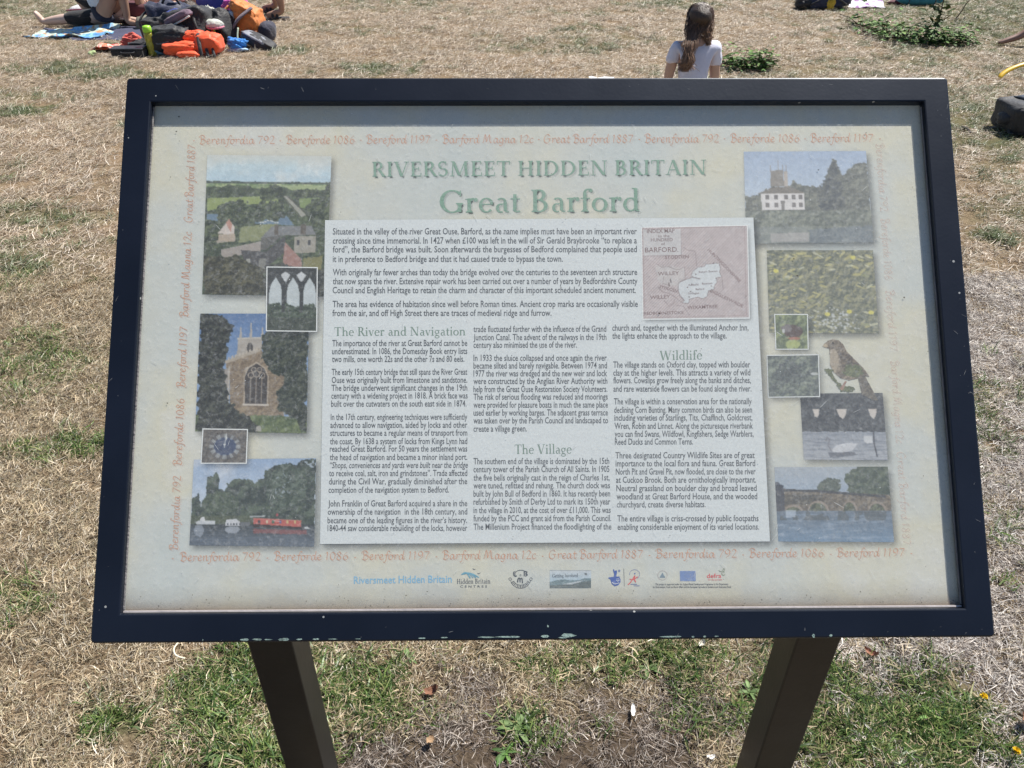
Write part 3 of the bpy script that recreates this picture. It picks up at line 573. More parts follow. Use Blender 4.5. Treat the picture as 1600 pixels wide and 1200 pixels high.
c.grad(c.Y > 956 + c.n(24) * 8, (98, 110, 122), (104, 130, 154), 956, 1102); c.put((c.Y > 958) * np.clip((fbm(c.X / 80, c.Y / 7, 9, 3) - .5) * 4, 0, 1), (140, 156, 172), .6)
c.put((c.Y > 958) & (c.Y < 1000) & ((fbm(c.X / 30, c.Y / 40, 5, 2) > .52)), (78, 84, 84), .6); c.poly([(195, 952), (245, 952), (240, 985), (195, 990)], (170, 182, 194), .7)
picture('bridge_picture', c, [(1210, 730), (1387, 729), (1397, 847), (1216, 846)], .0005, sheet, veil=.06)
# corn bunting cut-out
c = Canvas((370, 145, 640, 445), 116, 128, (120, 112, 100))
tail = c.pm([(540, 330), (575, 320), (625, 412), (640, 440), (618, 440), (560, 412)]); body = c.pm([(372, 183), (384, 168), (400, 155), (425, 148), (455, 155), (475, 175), (490, 205), (530, 245), (560, 275), (585, 305), (600, 330), (575, 325), (545, 335), (500, 345), (460, 335), (425, 305), (408, 270), (408, 225), (405, 195), (385, 190)])
leg = c.pm([(455, 385), (480, 345), (492, 348), (470, 392)]); br = c.pm([(380, 290), (405, 285), (440, 340), (470, 370), (520, 372), (530, 390), (460, 398), (430, 350), (395, 310)], wob=12) | c.em(500, 385, 26, 14, 16) | c.em(404, 296, 22, 10, 16) | c.em(520, 300, 46, 30, 40, 12)
c.leaf(body | tail, (98, 90, 80), (152, 140, 122), 10, 3); c.leaf(c.em(425, 255, 26, 60, 10), (150, 138, 120), (174, 162, 142), 8, 4); c.leaf(c.pm([(450, 210), (500, 220), (600, 330), (540, 330), (470, 290)]), (74, 68, 62), (124, 112, 96), 9, 5); c.leaf(tail, (84, 80, 74), (126, 118, 104), 8, 8)
c.poly([(372, 183), (388, 168), (402, 182), (388, 190)], (176, 160, 134)); c.ell(424, 168, 5, 5, (40, 38, 36)); c.leaf(br, (80, 88, 66), (124, 130, 96), 8, 6); c.leaf(leg, (140, 110, 96), (160, 126, 110), 6)
picture('bird_picture', c, [(1283.5, 528.5), (1373, 528.5), (1373, 628), (1283.5, 628)], .0011, sheet, mask=body | tail | leg | br, veil=.05, shadow=False)
# cream panel behind the text and the index map
tq = [(508, 344), (1177, 340), (1203, 846), (500, 850)]
softshadow(tq, sheet, .00095, off=(5, 6), blur=9, a=.55)
flatquad('text_panel', tq, .0013, WHITEP, sheet)
mq = np.array([(1003, 356), (1167, 353), (1170, 496), (1005, 498)], float)
softshadow(mq, sheet, .00145, off=(3, 4), blur=6, a=.45); c = Canvas((140, 145, 1190, 1060), 250, 218, (186, 178, 176))
hat = (((c.X + c.Y) % 30) < 12)
c.put(hat, (160, 145, 143), .8)
shp = c.pm([(490, 740), (500, 700), (570, 670), (620, 660), (630, 600), (690, 550), (760, 540), (770, 520), (900, 510), (915, 560), (905, 600), (930, 650), (870, 660), (880, 700), (850, 740), (850, 770), (790, 790), (780, 840), (740, 865), (680, 850), (600, 870), (590, 915), (530, 905), (550, 880), (500, 830)], wob=10)
c.put(shp, (192, 196, 196)); 
def outline(m): 
    e = np.zeros(m.shape, bool); e[1:] |= m[1:] ^ m[:-1]; e[:, 1:] |= m[:, 1:] ^ m[:, :-1]; return e
c.put(outline(shp), (124, 112, 112)); c.put(c.pm([(280, 520), (560, 560), (560, 680), (490, 740), (340, 720), (300, 700), (270, 560)], wob=20) & ~shp, (186, 184, 180), .6)
for pts in ([(285, 515), (330, 545), (400, 540), (470, 570), (510, 570), (560, 545), (562, 670), (500, 700)], [(290, 745), (350, 740), (430, 790), (500, 810), (550, 880)], [(290, 745), (330, 790), (400, 810), (450, 840), (530, 905), (590, 915)], [(670, 400), (680, 545)], [(545, 345), (600, 380), (670, 390)], [(350, 880), (400, 940), (440, 910), (460, 870)], [(930, 650), (940, 780)], [(470, 930), (540, 940), (600, 1030)], [(350, 640), (340, 710), (400, 725)]): c.line(pts, 4, (132, 118, 118))
c.poly([(150, 165), (530, 165), (530, 430), (150, 430)], (186, 184, 182)); c.line([(150, 430), (530, 428), (530, 165)], 4, (140, 126, 126)); c.line([(148, 160), (1165, 150), (1165, 1040), (155, 1050), (148, 160)], 4, (150, 130, 128))
for (x, y) in ((630, 720), (585, 752), (615, 795), (822, 742), (850, 512), (600, 848), (670, 622)): c.ell(x, y, 7, 6, (110, 100, 100))
c.line([(415, 665), (422, 700)], 10, (92, 84, 84)); c.line([(400, 705), (402, 735)], 12, (112, 100, 98))
flatquad('map_border', [(1001.5, 354.5), (1168.5, 351.5), (1171.5, 498), (1003.5, 500)], .0016, WHITEB, sheet)
picture('index_map', c, mq, .0018, sheet, shadow=False)

# ---------------------------------------------------------------- lettering: own serif and pen-script glyphs, plus the built-in sans
def _st(x0, y0, x1, y1, w): return [[(x0 - w / 2, y0), (x0 + w / 2, y0), (x1 + w / 2, y1), (x1 - w / 2, y1)]]
def _bar(x0, x1, y0, y1): return [[(x0, y0), (x1, y0), (x1, y1), (x0, y1)]]
def _sf(x, y, d, w=.21, t=.03, sw=.11):   # d=1: serif at the foot, d=-1: at the head
    return [[(x - w / 2, y), (x + w / 2, y), (x + w / 2, y + d * t), (x - w / 2, y + d * t)], [(x - w / 2 + .02, y + d * t * .7), (x + w / 2 - .02, y + d * t * .7), (x + sw / 2, y + d * .085), (x - sw / 2, y + d * .085)]]
def _arc(cx, cy, rx, ry, a0, a1, tk=.11, tn=.035, n=14, ph=0):
    P = []
    for i in range(n + 1):
        a = radians(a0 + (a1 - a0) * i / n); w = tn + (tk - tn) * abs(cos(a + ph)) ** 1.4; w /= 2
        P.append(((cx + (rx - w) * cos(a), cy + (ry - w) * sin(a)), (cx + (rx + w) * cos(a), cy + (ry + w) * sin(a))))
    return [[P[i][0], P[i][1], P[i + 1][1], P[i + 1][0]] for i in range(n)]
def stem(x, y0=0, y1=.7, w=.11, f=1, h=1): return _st(x, y0, x, y1, w) + (_sf(x, y0, 1) if f else []) + (_sf(x, y1, -1) if h else [])
SER = {
 'I': (.34, stem(.17)), 'H': (.76, stem(.17) + stem(.59) + _bar(.17, .59, .34, .375)),
 'R': (.63, stem(.16) + _arc(.27, .52, .17, .165, -90, 90) + _bar(.16, .28, .665, .7) + _bar(.16, .28, .34, .375) + _st(.56, 0, .32, .36, .125) + _bar(.47, .66, 0, .03)),
 'B': (.6, stem(.16) + _arc(.27, .535, .145, .15, -90, 90) + _arc(.28, .19, .19, .175, -90, 90) + _bar(.16, .28, .665, .7) + _bar(.16, .29, .365, .4) + _bar(.16, .29, 0, .035)),
 'D': (.74, stem(.16) + _arc(.29, .35, .33, .335, -90, 90) + _bar(.16, .3, .665, .7) + _bar(.16, .3, 0, .035)),
 'E': (.56, stem(.16) + _bar(.16, .47, .66, .7) + _bar(.16, .5, 0, .04) + _bar(.16, .4, .345, .38) + _bar(.45, .48, .54, .7) + _bar(.48, .51, 0, .17) + _bar(.38, .41, .28, .45)),
 'V': (.68, _st(.34, 0, .11, .69, .12) + _st(.35, 0, .57, .69, .045) + _bar(.01, .22, .67, .7) + _bar(.47, .66, .67, .7)),
 'W': (1.0, _st(.3, 0, .11, .69, .12) + _st(.31, 0, .5, .69, .045) + _st(.68, 0, .49, .69, .12) + _st(.69, 0, .89, .69, .045) + _bar(.01, .22, .67, .7) + _bar(.8, .98, .67, .7)),
 'S': (.5, _arc(.25, .52, .155, .165, 40, 265, .095, .05) + _arc(.25, .19, .16, .175, -140, 85, .095, .05) + _bar(.36, .39, .52, .7) + _bar(.07, .1, 0, .19)),
 'M': (.92, _st(.15, 0, .19, .69, .045) + _st(.45, .03, .2, .69, .12) + _st(.46, .03, .7, .69, .045) + _st(.76, 0, .72, .69, .115) + _bar(.05, .25, 0, .03) + _bar(.65, .87, 0, .03) + _bar(.09, .22, .67, .7) + _bar(.7, .84, .67, .7)),
 'T': (.64, stem(.32, h=0) + _bar(.05, .59, .66, .7) + _bar(.04, .07, .53, .7) + _bar(.57, .6, .53, .7)),
 'N': (.78, _st(.14, 0, .14, .69, .045) + _st(.61, 0, .15, .69, .125) + _st(.63, 0, .63, .69, .045) + _bar(.04, .25, 0, .03) + _bar(.03, .16, .67, .7) + _bar(.53, .74, .67, .7)),
 'A': (.68, _st(.1, 0, .32, .7, .045) + _st(.58, 0, .33, .7, .12) + _bar(.17, .45, .22, .255) + _bar(.01, .2, 0, .03) + _bar(.46, .68, 0, .03)),
 'G': (.74, _arc(.39, .35, .31, .34, 42, 318, .12, .04) + stem(.6, .02, .3, f=0) + _bar(.61, .64, .5, .69)),
 'r': (.4, _st(.14, 0, .14, .44, .1) + _sf(.14, 0, 1, .2, sw=.1) + _bar(.03, .14, .4, .43) + _arc(.29, .33, .12, .1, 95, 170, .08, .06) + _arc(.33, .395, .03, .035, 0, 360, .06, .06, 8)),
 'e': (.46, _arc(.24, .225, .17, .215, 20, 320, .1, .035) + _arc(.24, .24, .16, .2, 0, 60, .07, .035) + _bar(.1, .4, .24, .27)),
 'a': (.46, _st(.33, .04, .33, .33, .095) + _arc(.22, .34, .1, .09, 0, 150, .08, .04) + _arc(.2, .13, .1, .125, 60, 300, .09, .035) + _bar(.33, .44, .0, .035) + _st(.2, .24, .31, .28, .05)),
 't': (.32, _st(.15, .08, .15, .56, .1) + _bar(.03, .3, .4, .435) + _arc(.22, .09, .09, .075, 180, 320, .08, .04)),
 'f': (.33, _st(.15, 0, .15, .58, .1) + _sf(.15, 0, 1, .22, sw=.1) + _bar(.03, .3, .4, .435) + _arc(.26, .58, .12, .12, 60, 180, .08, .04) + _arc(.32, .66, .03, .03, 0, 360, .06, .06, 8)),
 'o': (.5, _arc(.25, .215, .18, .2, 0, 360, .105, .035, 20, .2)),
 'd': (.54, _st(.4, .03, .4, .72, .1) + _bar(.29, .4, .7, .73) + _bar(.4, .52, 0, .035) + _arc(.25, .215, .17, .2, 30, 330, .1, .035)),
 'h': (.56, _st(.13, 0, .13, .72, .1) + _bar(.02, .13, .7, .73) + _sf(.13, 0, 1, .2, sw=.1) + _arc(.28, .3, .13, .12, 0, 165, .09, .05) + _st(.42, 0, .42, .31, .1) + _sf(.42, 0, 1, .2, sw=.1)),
 'n': (.56, _st(.13, 0, .13, .44, .1) + _bar(.02, .13, .41, .44) + _sf(.13, 0, 1, .2, sw=.1) + _arc(.28, .3, .13, .12, 0, 165, .09, .05) + _st(.42, 0, .42, .31, .1) + _sf(.42, 0, 1, .2, sw=.1)),
 'i': (.28, _st(.14, 0, .14, .44, .1) + _bar(.03, .14, .41, .44) + _sf(.14, 0, 1, .2, sw=.1) + _arc(.14, .62, .03, .03, 0, 360, .065, .065, 8)),
 'l': (.28, _st(.14, 0, .14, .72, .1) + _bar(.03, .14, .7, .73) + _sf(.14, 0, 1, .2, sw=.1)),
 'v': (.48, _st(.24, 0, .09, .43, .1) + _st(.25, 0, .39, .43, .04) + _bar(.01, .18, .41, .44) + _bar(.32, .46, .41, .44)),
 'g': (.48, _arc(.22, .28, .14, .14, 0, 360, .085, .035) + _arc(.23, -.1, .17, .1, 0, 360, .06, .05) + _bar(.3, .45, .38, .42) + _st(.12, .02, .18, .16, .06) + _bar(.12, .32, 0, .045)),
 'C': (.66, _arc(.37, .35, .29, .34, 40, 320, .11, .04) + _bar(.58, .61, .5, .69)), ' ': (.26, []), }
def _cr(P, n=5):
    P = [P[0]] + P + [P[-1]]; out = []
    for i in range(1, len(P) - 2):
        for k in range(n):
            t = k / n; p0, p1, p2, p3 = P[i - 1:i + 3]
            out.append(tuple(.5 * (2 * p1[j] + (p2[j] - p0[j]) * t + (2 * p0[j] - 5 * p1[j] + 4 * p2[j] - p3[j]) * t * t + (3 * p1[j] - p0[j] - 3 * p2[j] + p3[j]) * t ** 3) for j in (0, 1)))
    out.append(P[-2]); return out
def _pen(*strokes, tn=.022, tk=.044, ang=42, n=5):
    F = []
    for s in strokes:
        Q = _cr(list(s), n); W = []
        for i, p in enumerate(Q):
            a = Q[max(i - 1, 0)]; b_ = Q[min(i + 1, len(Q) - 1)]; d = math.atan2(b_[1] - a[1], b_[0] - a[0])
            w = (tn + tk * abs(sin(d - radians(ang)))) / 2; W.append(((p[0] - sin(d) * w, p[1] + cos(d) * w), (p[0] + sin(d) * w, p[1] - cos(d) * w)))
        F += [[W[i][0], W[i][1], W[i + 1][1], W[i + 1][0]] for i in range(len(W) - 1)]
    return F
DOT = lambda x, y: [(x - .02, y - .01), (x + .02, y + .01)]
SCR = {
 'B': (.56, _pen([(.16, .62), (.19, .3), (.13, 0)], [(.02, .5), (.08, .64), (.28, .7), (.44, .58), (.34, .41), (.2, .37)], [(.22, .37), (.46, .33), (.46, .1), (.26, -.02), (.06, .05)])),
 'M': (.86, _pen([(.02, .05), (.1, .1), (.2, .62), (.26, .64), (.3, .3), (.33, .1), (.52, .6), (.58, .62), (.6, .2), (.66, .02), (.8, .1)])),
 'G': (.66, _pen([(.5, .55), (.4, .68), (.2, .6), (.07, .35), (.1, .08), (.3, -.02), (.46, .1), (.5, .32)], [(.32, .32), (.6, .34)])),
 'e': (.37, _pen([(.05, .2), (.24, .24), (.28, .36), (.17, .4), (.06, .24), (.1, .04), (.22, .01), (.36, .1)])),
 'r': (.36, _pen([(.04, .34), (.11, .38), (.11, .2), (.08, 0)], [(.1, .22), (.2, .36), (.32, .38), (.34, .32)])),
 'n': (.44, _pen([(.04, .34), (.11, .38), (.11, .2), (.08, 0)], [(.1, .22), (.22, .38), (.32, .36), (.3, .1), (.34, .01), (.44, .08)])),
 'f': (.32, _pen([(.44, .6), (.38, .68), (.28, .6), (.2, .3), (.13, -.1), (.04, -.22), (-.04, -.18)], [(.06, .37), (.36, .38)])),
 'o': (.4, _pen([(.22, .39), (.1, .34), (.05, .14), (.14, .0), (.28, .06), (.33, .26), (.24, .39), (.3, .34), (.42, .36)])),
 'd': (.47, _pen([(.31, .33), (.2, .39), (.08, .28), (.06, .08), (.14, .0), (.26, .1), (.34, .34), (.42, .7)], [(.34, .34), (.32, .08), (.38, .01), (.48, .1)])),
 'i': (.24, _pen([(.04, .34), (.12, .38), (.1, .08), (.15, .01), (.24, .08)], DOT(.17, .55))),
 'a': (.46, _pen([(.31, .33), (.2, .39), (.08, .28), (.06, .08), (.14, .0), (.26, .1), (.34, .36)], [(.35, .38), (.32, .08), (.38, .01), (.48, .1)])),
 'g': (.44, _pen([(.31, .33), (.2, .39), (.08, .28), (.06, .1), (.14, .02), (.26, .1), (.34, .36), (.28, -.06), (.16, -.22), (.02, -.16)])),
 't': (.32, _pen([(.2, .58), (.14, .2), (.14, .04), (.22, .01), (.32, .1)], [(.04, .38), (.32, .39)])),
 'c': (.35, _pen([(.31, .34), (.22, .39), (.08, .28), (.06, .08), (.16, .0), (.34, .09)])),
 '1': (.36, _pen([(.08, .5), (.2, .62), (.17, .3), (.13, .0)])), '7': (.46, _pen([(.05, .6), (.42, .6)], [(.42, .6), (.24, .25), (.14, 0)])),
 '9': (.47, _pen([(.38, .52), (.26, .63), (.1, .52), (.1, .34), (.24, .28), (.38, .44), (.4, .5), (.34, .18), (.1, 0)])),
 '2': (.46, _pen([(.08, .48), (.2, .63), (.36, .55), (.3, .32), (.06, .02)], [(.06, .02), (.42, .02)])),
 '0': (.48, _pen([(.26, .62), (.1, .5), (.06, .2), (.18, .0), (.34, .1), (.4, .42), (.26, .62)])),
 '8': (.47, _pen([(.36, .52), (.24, .63), (.12, .52), (.2, .36), (.34, .2), (.26, 0), (.08, .06), (.1, .24), (.3, .4), (.38, .54)])),
 '6': (.47, _pen([(.38, .62), (.18, .46), (.07, .18), (.16, .0), (.34, .06), (.38, .24), (.26, .34), (.1, .24)])),
 '·': (.3, [[(.15 + .075 * cos(t * pi / 4), .24 + .042 * sin(t * pi / 4)) for t in range(8)]]), ' ': (.22, []), }
def glyph_text(txt, font, track=0):
    x = 0; F = []
    for ch in txt:
        adv, polys = font[ch]; F += [[(px + x, py) for (px, py) in p] for p in polys]; x += adv + track
    return F, x
def emit(name, items, mat, w, parent, label=None):
    """items: (polys, width, p0, p1, size). Each polygon sits a few microns above the one before."""
    P = []; FF = []; Wz = []
    for polys, wd, p0, p1, size in items:
        p0 = np.array(p0, float); p1 = np.array(p1, float); d = p1 - p0; dn = d / np.hypot(*d); up = np.array((dn[1], -dn[0]))
        for k, p in enumerate(polys):
            b0 = len(P)
            for (x, y) in p: P.append(p0 + d * (x / wd) + up * y * size); Wz.append((k % 12) * 4e-6)
            FF.append(list(range(b0, b0 + len(p))))
    V = Bw(np.array(P), w) + np.outer(np.array(Wz), _bn)
    o = obj(name, mesh_from(name, V, FF), mat, parent)
    if label: o['label'] = label
    return o
def serif_line(t, p0, p1, size): F, w = glyph_text(t, SER); return (F, w, p0, p1, size)
def script_line(t, p0, p1, size): F, w = glyph_text(t, SCR); return (F, w, p0, p1, size)
def sh(it, dx, dy): return [(a, b, (p[0] + dx, p[1] + dy), (q[0] + dx, q[1] + dy), s) for (a, b, p, q, s) in it]
def ghost(name, r, g, bb, al):
    m = flat_mat(name, r, g, bb); m.node_tree.nodes['Principled BSDF'].inputs['Alpha'].default_value = al; return m
GSH = ghost('green_glow_ink', 140, 152, 146, .10); RSH = ghost('rust_glow_ink', 200, 162, 150, .12)
t1 = [serif_line('RIVERSMEET HIDDEN BRITAIN', (580, 276), (1105, 272.6), 33)]; t2 = [serif_line('Great Barford', (686, 332.4), (1001, 330), 50)]
for k, (nm, it) in enumerate((('board_title', t1), ('village_title', t2))):
    for j, (dx, dy) in enumerate(((1.6, 1.6), (3.4, 2.2), (2.2, 3.8))): emit('title_shadow', sh(it, dx, dy), GSH, .0002 + j * .00006, sheet)
    emit(nm, it, GREENINK, .0007, sheet)
hd = [serif_line('The River and Navigation', (522, 525), (728, 524), 19.5), serif_line('The Village', (803.7, 709.4), (893.6, 708.6), 21), serif_line('Wildlife', (1030.5, 563), (1097.5, 561.6), 21)]
for h_ in hd: emit('heading', [h_], GREENSUB, .0016, sheet)
S5 = ['Berenfordia 792', 'Bereforde 1086', 'Bereford 1197', 'Barford Magna 12c', 'Great Barford 1887']
def rows(names, xs, y0, y1, X0, X1, size):
    f = lambda x: y0 + (y1 - y0) * (x - X0) / (X1 - X0); it = []
    for n_, (a, b_) in zip(names, xs): it.append(script_line(n_, (a, f(a)), (b_, f(b_)), size))
    return it
top_ = rows(S5 + S5[:3], [(311, 430), (447, 555), (572, 673), (691, 834), (849, 990), (1007, 1124), (1141, 1250), (1266, 1365)], 225, 221.5, 303, 1375, 19.5)
bot_ = rows(S5 + S5[:3], [(281, 408), (428, 545), (565, 672), (691, 838), (857, 1005), (1024, 1152), (1170, 1288), (1307, 1414)], 876.5, 869, 270, 1424, 20)
dots = [script_line('·', (x - 3, y), (x + 3, y), 17) for x, y in ((303, 224), (438, 224), (564, 223), (682, 223), (842, 222), (999, 222), (1132, 221), (1258, 221), (1375, 221), (270, 877), (418, 876), (555, 875), (682, 874), (848, 873), (1015, 872), (1161, 871), (1298, 870), (1424, 869))]
lx = lambda y: 277.5 + (862 - y) / 637 * 28; rx_ = lambda y: 1368 + (y - 220) / 630 * 43
left_ = [script_line(n_, (lx(a), a), (lx(b_), b_), 19) for n_, (a, b_) in zip(S5, [(860, 743), (728, 622), (606, 510), (496, 362), (348, 226)])]
right_ = [script_line(n_, (rx_(a), a), (rx_(b_), b_), 19) for n_, (a, b_) in zip(S5, [(224, 331), (341, 438), (453, 549), (563, 693), (706, 852)])]
for nm, it in (('top_border_lettering', top_ + dots), ('bottom_border_lettering', bot_), ('left_border_lettering', left_)):
    emit('lettering_shadow', sh(it, 1.5, 2), RSH, .00035, sheet); emit('lettering_shadow', sh(it, 3, 2.5), RSH, .0004, sheet); emit(nm, it, RUSTINK, .0006, sheet)
emit('lettering_shadow', sh(right_, 1.5, 2), RSH, .00035, sheet); emit('right_border_lettering', right_, flat_mat('worn_rust_ink', 196, 156, 142, .75), .0006, sheet)

# body copy in the built-in sans, squeezed like the condensed face of the photograph
LN = []   # (text, x0, x1, y0, y1, size, group, italic)
def col(lines, ox, oy, k, grp, size=14):
    for (t, yc, x0, x1) in lines: LN.append((t, ox + x0 / k, ox + x1 / k, oy + (yc + 12.5 * k / 3.43) / k, oy + (yc + 11.0 * k / 3.43) / k, size, grp, t.startswith('“Shops') ))
col([("Situated in the valley of the river Great Ouse, Barford, as the name implies must have been an important river", 103, 63, 1553), ("crossing since time immemorial. In 1427 when £100 was left in the will of Sir Gerald Braybrooke “to replace a", 148, 63, 1553), ("ford”, the Barford bridge was built. Soon afterwards the burgesses of Bedford complained that people used", 191, 63, 1553), ("it in preference to Bedford bridge and that it had caused trade to bypass the town.", 238, 63, 1190),
     ("With originally far fewer arches than today the bridge evolved over the centuries to the seventeen arch structure", 303, 63, 1555), ("that now spans the river. Extensive repair work has been carried out over a number of years by Bedfordshire County", 347, 63, 1556), ("Council and English Heritage to retain the charm and character of this important scheduled ancient monument.", 391, 62, 1548), ("The area has evidence of habitation since well before Roman times. Ancient crop marks are occasionally visible", 459, 62, 1558), ("from the air, and off High Street there are traces of medieval ridge and furrow.", 503, 61, 1135)], 500, 330, 3.137, 'introduction', 14.4)
col([("The importance of the river at Great Barford cannot be", 128, 83, 806), ("underestimated. In 1086, the Domesday Book entry lists", 171, 82, 806), ("two mills, one worth 22s and the other 7s and 80 eels.", 213, 82, 790), ("The early 15th century bridge that still spans the River Great", 282, 80, 806), ("Ouse was originally built from limestone and sandstone.", 325, 80, 806), ("The bridge underwent significant changes in the 19th", 367, 79, 806), ("century with a widening project in 1818. A brick face was", 409, 78, 808), ("built over the cutwaters on the south east side in 1874.", 452, 77, 802),
     ("In the 17th century, engineering techniques were sufficiently", 523, 75, 806), ("advanced to allow navigation, aided by locks and other", 566, 73, 806), ("structures to became a regular means of transport from", 608, 72, 806), ("the coast. By 1638 a system of locks from Kings Lynn had", 653, 71, 806), ("reached Great Barford. For 50 years the settlement was", 693, 70, 806), ("the head of navigation and became a minor inland port.", 738, 70, 806), ("“Shops, conveniences and yards were built near the bridge", 781, 68, 808), ("to receive coal, salt, iron and grindstones”. Trade affected", 824, 66, 806), ("during the Civil War, gradually diminished after the", 868, 65, 806), ("completion of the navigation system to Bedford.", 913, 63, 708),
     ("John Franklin of Great Barford acquired a share in the", 986, 61, 806), ("ownership of the navigation  in the 18th century, and", 1030, 59, 806), ("became one of the leading figures in the river’s history.", 1076, 58, 805), ("1840-44 saw considerable rebuilding of the locks, however", 1118, 58, 806)], 495, 500, 3.427, 'river_column')
col([("trade fluctuated further with the influence of the Grand", 52, 51, 762), ("Junction Canal. The advent of the railways in the 19th", 96, 51, 763), ("century also minimised the use of the river.", 137, 51, 605), ("In 1933 the sluice collapsed and once again the river", 207, 51, 765), ("became silted and barely navigable. Between 1974 and", 248, 51, 766), ("1977 the river was dredged and the new weir and lock", 290, 51, 767), ("were constructed by the Anglian River Authority with", 331, 51, 768), ("help from the Great Ouse Restoration Society Volunteers.", 374, 51, 768), ("The risk of serious flooding was reduced and moorings", 415, 51, 770), ("were provided for pleasure boats in much the same place", 458, 51, 771), ("used earlier by working barges. The adjacent grass terrace", 500, 51, 771), ("was taken over by the Parish Council and landscaped to", 542, 51, 772), ("create a village green.", 586, 51, 337),
     ("The southern end of the village is dominated by the 15th", 760, 51, 778), ("century tower of the Parish Church of All Saints. In 1905", 803, 51, 779), ("the five bells originally cast in the reign of Charles 1st,", 848, 51, 780), ("were tuned, refitted and rehung. The church clock was", 890, 51, 782), ("built by John Bull of Bedford in 1860. It has recently been", 934, 51, 783), ("refurbished by Smith of Derby Ltd to mark its 150th year", 977, 51, 784), ("in the village in 2010, at the cost of over £11,000. This was", 1022, 51, 786), ("funded by the PCC and grant aid from the Parish Council.", 1066, 51, 788), ("The Millenium Project financed the floodlighting of the", 1111, 51, 790)], 725, 500, 3.4286, 'village_column')
col([("church and, together with the illuminated Anchor Inn,", 45, 57, 787), ("the lights enhance the approach to the village.", 88, 57, 670), ("The village stands on Oxford clay, topped with boulder", 243, 62, 796), ("clay at the higher levels. This attracts a variety of wild", 286, 62, 797), ("flowers. Cowslips grow freely along the banks and ditches,", 327, 63, 800), ("and rare waterside flowers can be found along the river.", 372, 63, 803), ("The village is within a conservation area for the nationally", 440, 66, 804), ("declining Corn Bunting. Many common birds can also be seen", 485, 67, 806), ("including varieties of Starlings, Tits, Chaffinch, Goldcrest,", 527, 68, 808), ("Wren, Robin and Linnet. Along the picturesque riverbank", 571, 69, 811), ("you can find Swans, Wildfowl, Kingfishers, Sedge Warblers,", 614, 70, 814), ("Reed Ducks and Common Terns.", 656, 71, 490),
     ("Three designated Country Wildlife Sites are of great", 729, 74, 820), ("importance to the local flora and fauna. Great Barford", 772, 75, 823), ("North Pit and Gravel Pit, now flooded, are close to the river", 816, 76, 825), ("at Cuckoo Brook. Both are ornithologically important.", 860, 77, 828), ("Neutral grassland on boulder clay and broad leaved", 905, 79, 831), ("woodland at Great Barford House, and the wooded", 949, 80, 834), ("churchyard, create diverse habitats.", 992, 81, 557), ("The entire village is criss-crossed by public footpaths", 1067, 84, 841), ("enabling considerable enjoyment of its varied locations.", 1112, 85, 844)], 940, 500, 3.43, 'wildlife_column')
def L_(t, x0, x1, y0, y1, size, grp, it=False): LN.append((t, x0, x1, y0, y1, size, grp, it))
L_('Riversmeet Hidden Britain', 553, 706, 912, 910, 16.5, 'project_name')
L_('C E N T R E S', 719, 761, 918, 918, 5, 'logo_small_print')
L_('This project is supported under the England Rural Development Programme by the Department', 1024, 1138, 914.3, 914, 4.4, 'logo_small_print')
L_('for Environment, Food and Rural Affairs and the European Agricultural Guidance and Guarantee Fund', 1020, 1142, 918.6, 918.4, 4.4, 'logo_small_print')
L_('defra', 1104.5, 1127, 903, 902.6, 9.5, 'defra_word'); L_('for the people', 1106, 1128, 906.8, 906.6, 3, 'defra_word')
for t, x0, x1, y0, y1, s in [('INDEX MAP', 1011, 1054, 364.5, 363.5, 9), ('to the', 1028, 1046, 371, 370.5, 6), ('HUNDRED', 1017, 1051, 377.5, 377, 7.5), ('of', 1033, 1039, 383, 383, 6), ('BARFORD.', 1008, 1060, 394.5, 393.5, 11), ('STODDEN', 1039, 1076, 404.5, 403.5, 7), ('WILLEY', 1028, 1061, 430.5, 429.5, 8), ('STODDEN', 1030, 1058, 450, 457, 6.5), ('WILLEY', 1016, 1047, 467.5, 466, 8), ('REDBORNESTOKE', 1006, 1068, 492, 490.5, 6.5), ('WIXAMTREE', 1074, 1121, 483, 481.5, 7.5), ('HUNTINGDONSHIRE', 1105, 1155, 391, 442, 7), ('BIGGLESWADE', 1109, 1160, 456, 481, 7), ('Eaton Socon', 1092, 1121, 426.5, 425, 4.5), ('Roxton', 1097, 1113, 445, 444, 4.5), ('Ravensden', 1081, 1094, 434, 437, 4.5), ('Renhold', 1076, 1091, 447, 446, 4.5), ('Barford', 1087, 1100, 453.5, 453, 4.5), ('Goldington', 1075, 1092, 460, 459.5, 4.5)]: L_(t, x0, x1, y0, y1, s, 'map_names')
fo = []
def grp_of(t, r): return r[5] not in ('map_names', 'logo_small_print')
for (t, *_r) in LN:
    cu = bpy.data.curves.new('line', 'FONT'); cu.body = t; cu.resolution_u = 2; cu.size = 1.0; cu.offset = .012 if grp_of(t, _r) else .004; o = bpy.data.objects.new('line', cu); COL.objects.link(o); fo.append(o)
bpy.context.view_layer.update(); dg = bpy.context.evaluated_depsgraph_get()
acc = {}
for o, (t, x0, x1, y0, y1, size, grp, it) in zip(fo, LN):
    me = o.evaluated_get(dg).to_mesh(); nv = len(me.vertices); co = np.zeros(nv * 3, np.float32); me.vertices.foreach_get('co', co); co = co.reshape(-1, 3)[:, :2]
    fs = [tuple(p.vertices) for p in me.polygons]; a, b_ = co[:, 0].min(), co[:, 0].max(); d = np.array((x1 - x0, y1 - y0)); dn = d / np.hypot(*d); up = np.array((dn[1], -dn[0]))
    if it: co[:, 0] += co[:, 1] * .18
    P = np.array((x0, y0)) + np.outer((co[:, 0] - a) / (b_ - a), d) + np.outer(co[:, 1] * size, up)
    V0, F0 = acc.setdefault(grp, ([], [])); k = sum(len(v) for v in V0); V0.append(P); F0 += [tuple(i + k for i in f) for f in fs]
    o.evaluated_get(dg).to_mesh_clear()
